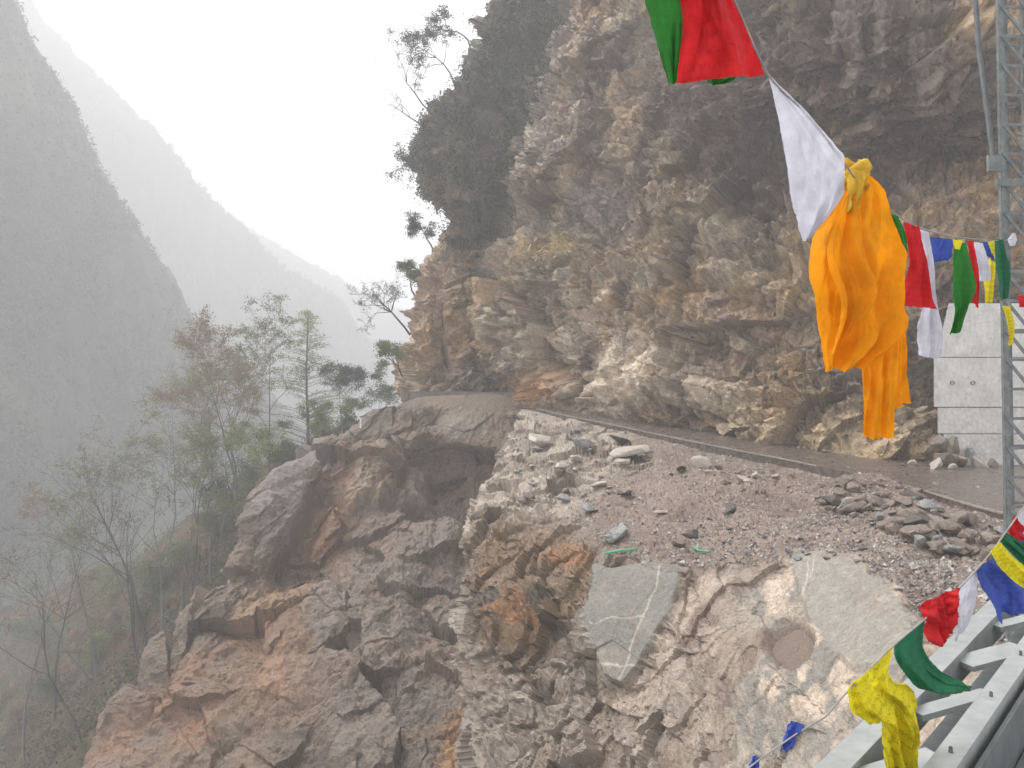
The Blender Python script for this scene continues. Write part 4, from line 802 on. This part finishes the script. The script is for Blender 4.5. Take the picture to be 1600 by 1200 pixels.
# ------------------------------------------------------------ prayer flags
def cloth(name, rows, mat, parent=None, nu=26, nv=34, folds=1.5, amp=.03, seed=0, crease=.018):
    a = np.array([[P(*l), P(*r)] for l, r in rows]); t = np.linspace(0, len(a) - 1, nv); a = catmull(a, t)
    u = np.linspace(0, 1, nu)[None, :, None]; g = a[:, :1] * (1 - u) + a[:, 1:] * u; vv_ = np.linspace(0, 1, nv)[:, None]; uu = np.linspace(0, 1, nu)[None, :]
    env = np.sin(np.clip(vv_ * 1.2 + .08, 0, 1) * math.pi / 2)
    wv = amp * env * (np.sin(uu * folds * 6.283 + seed + vv_ * 1.7) + .45 * np.sin(uu * folds * 11 + seed * 2 - vv_ * 3)) + crease * (fbm(np.stack((uu * 5 + vv_ * 2, vv_ * 3 + 0 * uu, 0 * uu + 0 * vv_ + seed), -1) * 1.5, seed, 4) - .5) * 4 * env
    g[..., 1] += wv; g[..., 2] += .25 * wv * env; g[..., 0] += .3 * wv * np.sin(vv_ * 5 + seed) * env
    er = .0035 * (rng.random((nv, nu)) - .5); em = np.zeros((nv, nu)); em[-1] = 1; em[:, 0] = em[:, -1] = .7; em[0] = 0
    g[..., 2] += er * em; g[..., 0] += .0035 * (rng.random((nv, nu)) - .5) * em
    i = np.arange(nu * nv).reshape(nv, nu); f = np.stack((i[:-1, :-1], i[1:, :-1], i[1:, 1:], i[:-1, 1:]), -1).reshape(-1, 4)
    o = mesh_np(name, g.reshape(-1, 3), f, mat, parent, True)
    uvl = o.data.uv_layers.new(name='UVMap'); li = np.empty(len(o.data.loops), np.int32); o.data.loops.foreach_get('vertex_index', li)
    uv = np.stack((np.broadcast_to(uu, (nv, nu)), np.broadcast_to(1 - vv_, (nv, nu))), -1).reshape(-1, 2)[li]; uvl.data.foreach_set('uv', uv.astype(np.float32).ravel())
    return o
def r4(*q):
    """rows: (xl,yl,xr,yr,d) or (xl,yl,dl,xr,yr,dr)"""
    return [((a[0], a[1], a[4]), (a[2], a[3], a[4])) if len(a) == 5 else ((a[0], a[1], a[2]), (a[3], a[4], a[5])) for a in q]
def flag(rows, colr, label, **kw): return tag(cloth('prayer_flag', rows, CL[colr], **kw), label, 'prayer flag', 'prayer flags')
def string(pts, label, r=.004):
    a = catmull(np.array([P(*q) for q in pts]), np.linspace(0, len(pts) - 1, 60)); m = MB(); m.tube(a, [r] * 60, 5); return tag(m.build('cord', M['cord']), label, 'cord')
string([(1010, -330, 2.3), (1080, -130, 2.4), (1145, -5, 2.5), (1201, 117, 2.65), (1262, 180, 2.85), (1320, 256, 3.1), (1342, 284, 3.4), (1400, 335, 3.9), (1450, 360, 4.6), (1510, 372, 6.2), (1560, 376, 9), (1582, 374, 10.9)], 'cord carrying the upper prayer flags and the orange scarf to the mast')
flag(r4((968, -150, 2.25, 1000, -160, 2.3), (985, -60, 2.32, 1028, -60, 2.4), (1003, 5, 2.36, 1062, 5, 2.5), (1026, 72, 2.4, 1064, 66, 2.52), (1046, 132, 2.44, 1058, 130, 2.5)), 'green', 'narrow green flag left of the red flag at the top', seed=3, amp=.02, folds=1)
flag(r4((1000, -230, 2.45, 1045, -210, 2.42), (1040, -100, 2.45, 1098, -100, 2.44), (1055, -20, 2.48, 1140, -12, 2.5), (1057, 60, 2.5, 1180, 60, 2.58), (1057, 129, 2.52, 1201, 116, 2.65)), 'red', 'large bright red flag at the top of the view', seed=5, amp=.04, folds=1.3, nu=50, nv=60, crease=.03)
flag(r4((1098, 100, 2.72, 1155, 100, 2.74), (1104, 120, 2.72, 1150, 119, 2.74), (1112, 134, 2.72, 1144, 128, 2.74)), 'green', 'dark green tip of a flag peeping under the red flag', seed=6, amp=.006)
flag(r4((1201, 118, 2.66, 1204, 119, 2.66), (1218, 190, 2.72, 1262, 178, 2.84), (1229, 250, 2.78, 1303, 228, 3.0), (1240, 305, 2.8, 1319, 262, 3.08), (1249, 345, 2.82, 1306, 318, 3.06), (1256, 377, 2.85, 1262, 372, 2.87)), 'white', 'large white flag between the red flag and the orange scarf', seed=8, amp=.02, folds=1.2, nu=40, nv=46)
# orange scarf
sc = empty('scarf', V(1340, 285, 3.4), 'long bright orange scarf knotted on the cord', 'scarf')
cloth('drape', r4((1318, 262, 1350, 268, 3.4), (1306, 318, 1384, 300, 3.4), (1276, 370, 1398, 350, 3.4), (1267, 425, 1407, 410, 3.4), (1276, 480, 1410, 470, 3.4), (1281, 530, 1412, 520, 3.4), (1289, 580, 1350, 574, 3.38)), CL['orange'], sc, nu=70, nv=70, folds=2.2, amp=.022, seed=2, crease=.034)
cloth('long_tail', r4((1330, 400, 1395, 395, 3.47), (1338, 480, 1404, 470, 3.47), (1345, 570, 1404, 570, 3.46), (1349, 630, 1398, 632, 3.45), (1349, 686, 1397, 684, 3.44)), CL['orange'], sc, nu=40, nv=50, folds=2.2, amp=.018, seed=4)
cloth('short_tail', r4((1375, 380, 1405, 378, 3.5), (1385, 480, 1412, 470, 3.5), (1391, 570, 1416, 560, 3.5), (1396, 640, 1418, 628, 3.5)), CL['orange'], sc, nu=24, nv=40, folds=1.3, amp=.014, seed=7)
cloth('front_fold', r4((1322, 300, 1340, 298, 3.34), (1290, 400, 1352, 380, 3.33), (1310, 480, 1375, 455, 3.34), (1296, 560, 1335, 505, 3.35)), CL['orange'], sc, nu=40, nv=50, folds=1.6, amp=.03, seed=9)
kn = MB(); q = V(1338, 282, 3.37)
for k in range(3): kn.tube([q + Vector((.045 * math.cos(t * .7 + k * 2), .025 * math.sin(t * .7 + k * 2), -.03 + .012 * t + .01 * k)) for t in range(9)], [.018 + .006 * math.sin(t + k) for t in range(9)], 7)
kn.build('knot', CL['gold'], sc)
cloth('knot_end', r4((1322, 262, 1352, 268, 3.33), (1325, 290, 1350, 290, 3.33), (1316, 330, 1336, 335, 3.34)), CL['gold'], sc, nu=16, nv=20, folds=1.5, amp=.008, seed=1)
# flags running away to the mast
flag(r4((1388, 333, 1404, 338, 3.9), (1392, 370, 1418, 372, 3.9), (1400, 420, 1414, 425, 3.9)), 'green', 'yellow-green flag peeping out right behind the orange scarf', seed=11, amp=.012)
flag(r4((1411, 346, 1436, 352, 4.3), (1420, 400, 1448, 402, 4.3), (1416, 440, 1454, 445, 4.3), (1412, 478, 1463, 483, 4.3)), 'red', 'faded red flag right of the orange scarf', seed=12, amp=.02)
flag(r4((1438, 358, 1450, 362, 4.6), (1444, 410, 1458, 410, 4.6), (1446, 470, 1462, 475, 4.6), (1436, 520, 1470, 525, 4.6), (1438, 556, 1462, 560, 4.6)), 'white', 'long thin white flag hanging below the faded red flag', seed=13, amp=.02)
flag(r4((1453, 370, 1488, 374, 5.0), (1456, 390, 1487, 392, 5.0), (1460, 410, 1484, 406, 5.0)), 'blue', 'small bunched blue flag on the cord to the mast', seed=14, amp=.012)
flag(r4((1488, 374, 1504, 376, 5.4), (1490, 382, 1502, 384, 5.4), (1492, 389, 1500, 390, 5.4)), 'yellow', 'tiny yellow scrap between the blue and green flags', seed=15, amp=.004, crease=.003)
flag(r4((1492, 378, 1509, 380, 5.5), (1486, 420, 1522, 425, 5.5), (1485, 460, 1528, 455, 5.5), (1488, 490, 1516, 480, 5.5), (1483, 523, 1503, 518, 5.5)), 'green', 'bright green flag with a ragged tail in front of the concrete wall', seed=16, amp=.025)
flag(r4((1511, 376, 1522, 376, 6.3), (1514, 420, 1530, 425, 6.3), (1517, 470, 1530, 482, 6.3)), 'red', 'narrow red flag partly behind the bright green flag', seed=17, amp=.02)
flag(r4((1520, 378, 1536, 380, 7), (1526, 410, 1546, 412, 7), (1530, 440, 1546, 438, 7)), 'white', 'small white flag left of the mast', seed=18, amp=.02)
flag(r4((1530, 378, 1542, 378, 7.3), (1540, 395, 1552, 402, 7.3), (1548, 402, 1556, 410, 7.3)), 'blue', 'small blue flag crossing beside the mast', seed=19, amp=.01)
flag(r4((1544, 378, 1553, 376, 7.8), (1548, 400, 1553, 400, 7.8), (1540, 440, 1552, 442, 7.8), (1539, 474, 1550, 472, 7.8)), 'yellow', 'narrow ochre flag just left of the mast', seed=20, amp=.02)
flag(r4((1554, 374, 1568, 374, 9), (1558, 420, 1576, 420, 9), (1563, 470, 1576, 465, 9)), 'green2', 'dark green flag touching the mast', seed=21, amp=.03)
flag(r4((1589, 462, 1606, 460, 10), (1590, 472, 1606, 474, 10), (1592, 480, 1604, 480, 10)), 'red', 'small red rag on the mast at the right edge', seed=22, amp=.02)
flag(r4((1566, 478, 1578, 478, 10.5), (1574, 510, 1586, 508, 10.5), (1576, 540, 1584, 538, 10.5)), 'yellow', 'ochre rag tied low on the mast', seed=23, amp=.02)
m = MB(); q = V(1582, 374, 10.9); m.tube([q + Vector((0, 0, -.09)), q, q + Vector((.02, 0, .08))], [.03, .06, .02], 7); tag(m.build('cloth_knot', CL['white']), 'white knotted rag tying the cord to the mast', 'knot')

# lower string
string([(1290, 1120, 2.9), (1325, 1080, 3.0), (1395, 1010, 3.2), (1448, 965, 3.4), (1500, 918, 3.6), (1545, 868, 3.8), (1580, 820, 4.0), (1640, 740, 4.3), (1700, 680, 4.8)], 'cord carrying the lower prayer flags above the bridge chords')
string([(1290, 1120, 2.9), (1255, 1140, 2.8), (1225, 1160, 2.75), (1180, 1192, 2.7), (1120, 1240, 2.6)], 'slack cord with blue scraps at the bottom of the view', .003)
flag(r4((1322, 1078, 2.98, 1396, 1010, 3.2), (1328, 1105, 2.98, 1392, 1060, 3.18), (1340, 1122, 3.0, 1425, 1080, 3.18), (1378, 1130, 3.05, 1438, 1112, 3.15), (1382, 1170, 3.1, 1438, 1160, 3.12), (1384, 1230, 3.12, 1436, 1220, 3.1)), 'yellow', 'large crumpled yellow printed flag over the nearest chord', seed=31, amp=.035, folds=2.2, nu=60, nv=70, crease=.06)
flag(r4((1398, 1008, 3.2, 1445, 966, 3.4), (1400, 1030, 3.2, 1442, 1010, 3.35), (1412, 1050, 3.2, 1462, 1040, 3.3), (1440, 1080, 3.2, 1490, 1058, 3.25), (1478, 1080, 3.2, 1508, 1068, 3.2), (1505, 1072, 3.2, 1512, 1068, 3.2)), 'green2', 'deep green flag blown over the bridge chord beside the yellow flag', seed=32, amp=.02, folds=1.5, nu=36, nv=46)
flag(r4((1445, 940, 3.4, 1498, 918, 3.55), (1444, 955, 3.4, 1502, 924, 3.55), (1446, 975, 3.4, 1492, 955, 3.5), (1448, 1001, 3.4, 1478, 990, 3.45)), 'red', 'crumpled red flag beside the deep green flag', seed=33, amp=.035, folds=1.8, nu=40, nv=40, crease=.05)
flag(r4((1497, 918, 3.58, 1526, 888, 3.75), (1496, 940, 3.58, 1524, 915, 3.72), (1492, 970, 3.58, 1520, 950, 3.68), (1490, 1000, 3.58, 1505, 985, 3.64)), 'white', 'white flag between the crumpled red and the blue flags', seed=34, amp=.015, folds=1.2)
flag(r4((1524, 890, 3.72, 1556, 868, 3.85), (1532, 918, 3.72, 1580, 880, 3.85), (1548, 945, 3.74, 1612, 915, 3.85), (1560, 968, 3.76, 1612, 948, 3.85)), 'blue', 'large blue flag under the yellow strip at the right edge', seed=35, amp=.03, folds=1.6, nu=36, nv=36)
flag(r4((1547, 862, 3.66, 1562, 846, 3.7), (1562, 886, 3.66, 1580, 866, 3.7), (1585, 908, 3.66, 1602, 886, 3.7), (1615, 926, 3.66, 1630, 898, 3.7)), 'yellow', 'yellow strip of a flag curling across the right edge', seed=36, amp=.012, folds=1.2, nu=24, nv=34)
flag(r4((1561, 846, 3.9, 1572, 832, 3.95), (1578, 862, 3.9, 1592, 845, 3.95), (1605, 890, 3.9, 1620, 865, 3.95)), 'green2', 'dark green flag above the yellow strip', seed=37, amp=.02)
flag(r4((1574, 828, 4, 1586, 805, 4.05), (1580, 838, 4, 1592, 815, 4.05), (1592, 850, 4, 1604, 826, 4.05)), 'red', 'small red flag above the dark green flag at the right edge', seed=38, amp=.01)
flag(r4((1586, 812, 4.1, 1600, 792, 4.15), (1592, 824, 4.1, 1610, 805, 4.15), (1602, 838, 4.1, 1620, 815, 4.15)), 'white', 'small white flag topmost of the lower string', seed=39, amp=.01)
flag(r4((1590, 822, 4.2, 1622, 795, 4.25), (1594, 850, 4.2, 1622, 835, 4.25), (1600, 868, 4.2, 1624, 860, 4.25)), 'blue', 'dark blue flag behind the small white flag', seed=40, amp=.01)
flag(r4((1236, 1126, 1256, 1132, 2.8), (1225, 1150, 1248, 1152, 2.78), (1218, 1170, 1232, 1172, 2.76)), 'blue', 'small blue scrap on the slack cord', seed=41, amp=.012)
flag(r4((1176, 1180, 1190, 1186, 2.72), (1170, 1198, 1186, 1200, 2.7), (1172, 1212, 1182, 1212, 2.7)), 'blue', 'lowest blue scrap at the bottom edge', seed=42, amp=.012)

# green plastic strips on the gravel
for k, pts in enumerate([[(945, 862), (965, 859), (990, 856)], [(1082, 852), (1092, 858), (1106, 861)]]):
    a = [Vector(te.at(*q)) + Vector((0, -.05, .12)) for q in pts]; m = MB(); m.tube(a, [.05, .05, .04], 6)
    tag(m.build('plastic_strip', M['green_hose']), ['bright green plastic strip on the brink left of the dark stones', 'bright green plastic strip right of the dark stones'][k], 'strip')

# ------------------------------------------------------------ mist
hz, n, b, out = mat_new('mist'); n.nodes.remove(b)
pv = n.nodes.new('ShaderNodeVolumePrincipled'); pv.inputs['Color'].default_value = (.90, .905, .92, 1); pv.inputs['Density'].default_value = HAZE; pv.inputs['Anisotropy'].default_value = 0.2
n.links.new(pv.outputs[0], out.inputs['Volume'])
x0, x1, y0, y1, z0, z1 = -1600, 1600, -60, 1700, -217, 480
v = [(x, y, z) for x in (x0, x1) for y in (y0, y1) for z in (z0, z1)]
f = [(0, 1, 3, 2), (4, 6, 7, 5), (0, 4, 5, 1), (2, 3, 7, 6), (0, 2, 6, 4), (1, 5, 7, 3)]
tag(mesh_np('haze', v, f, hz), 'pale mist filling the valley', 'mist', kind='stuff')
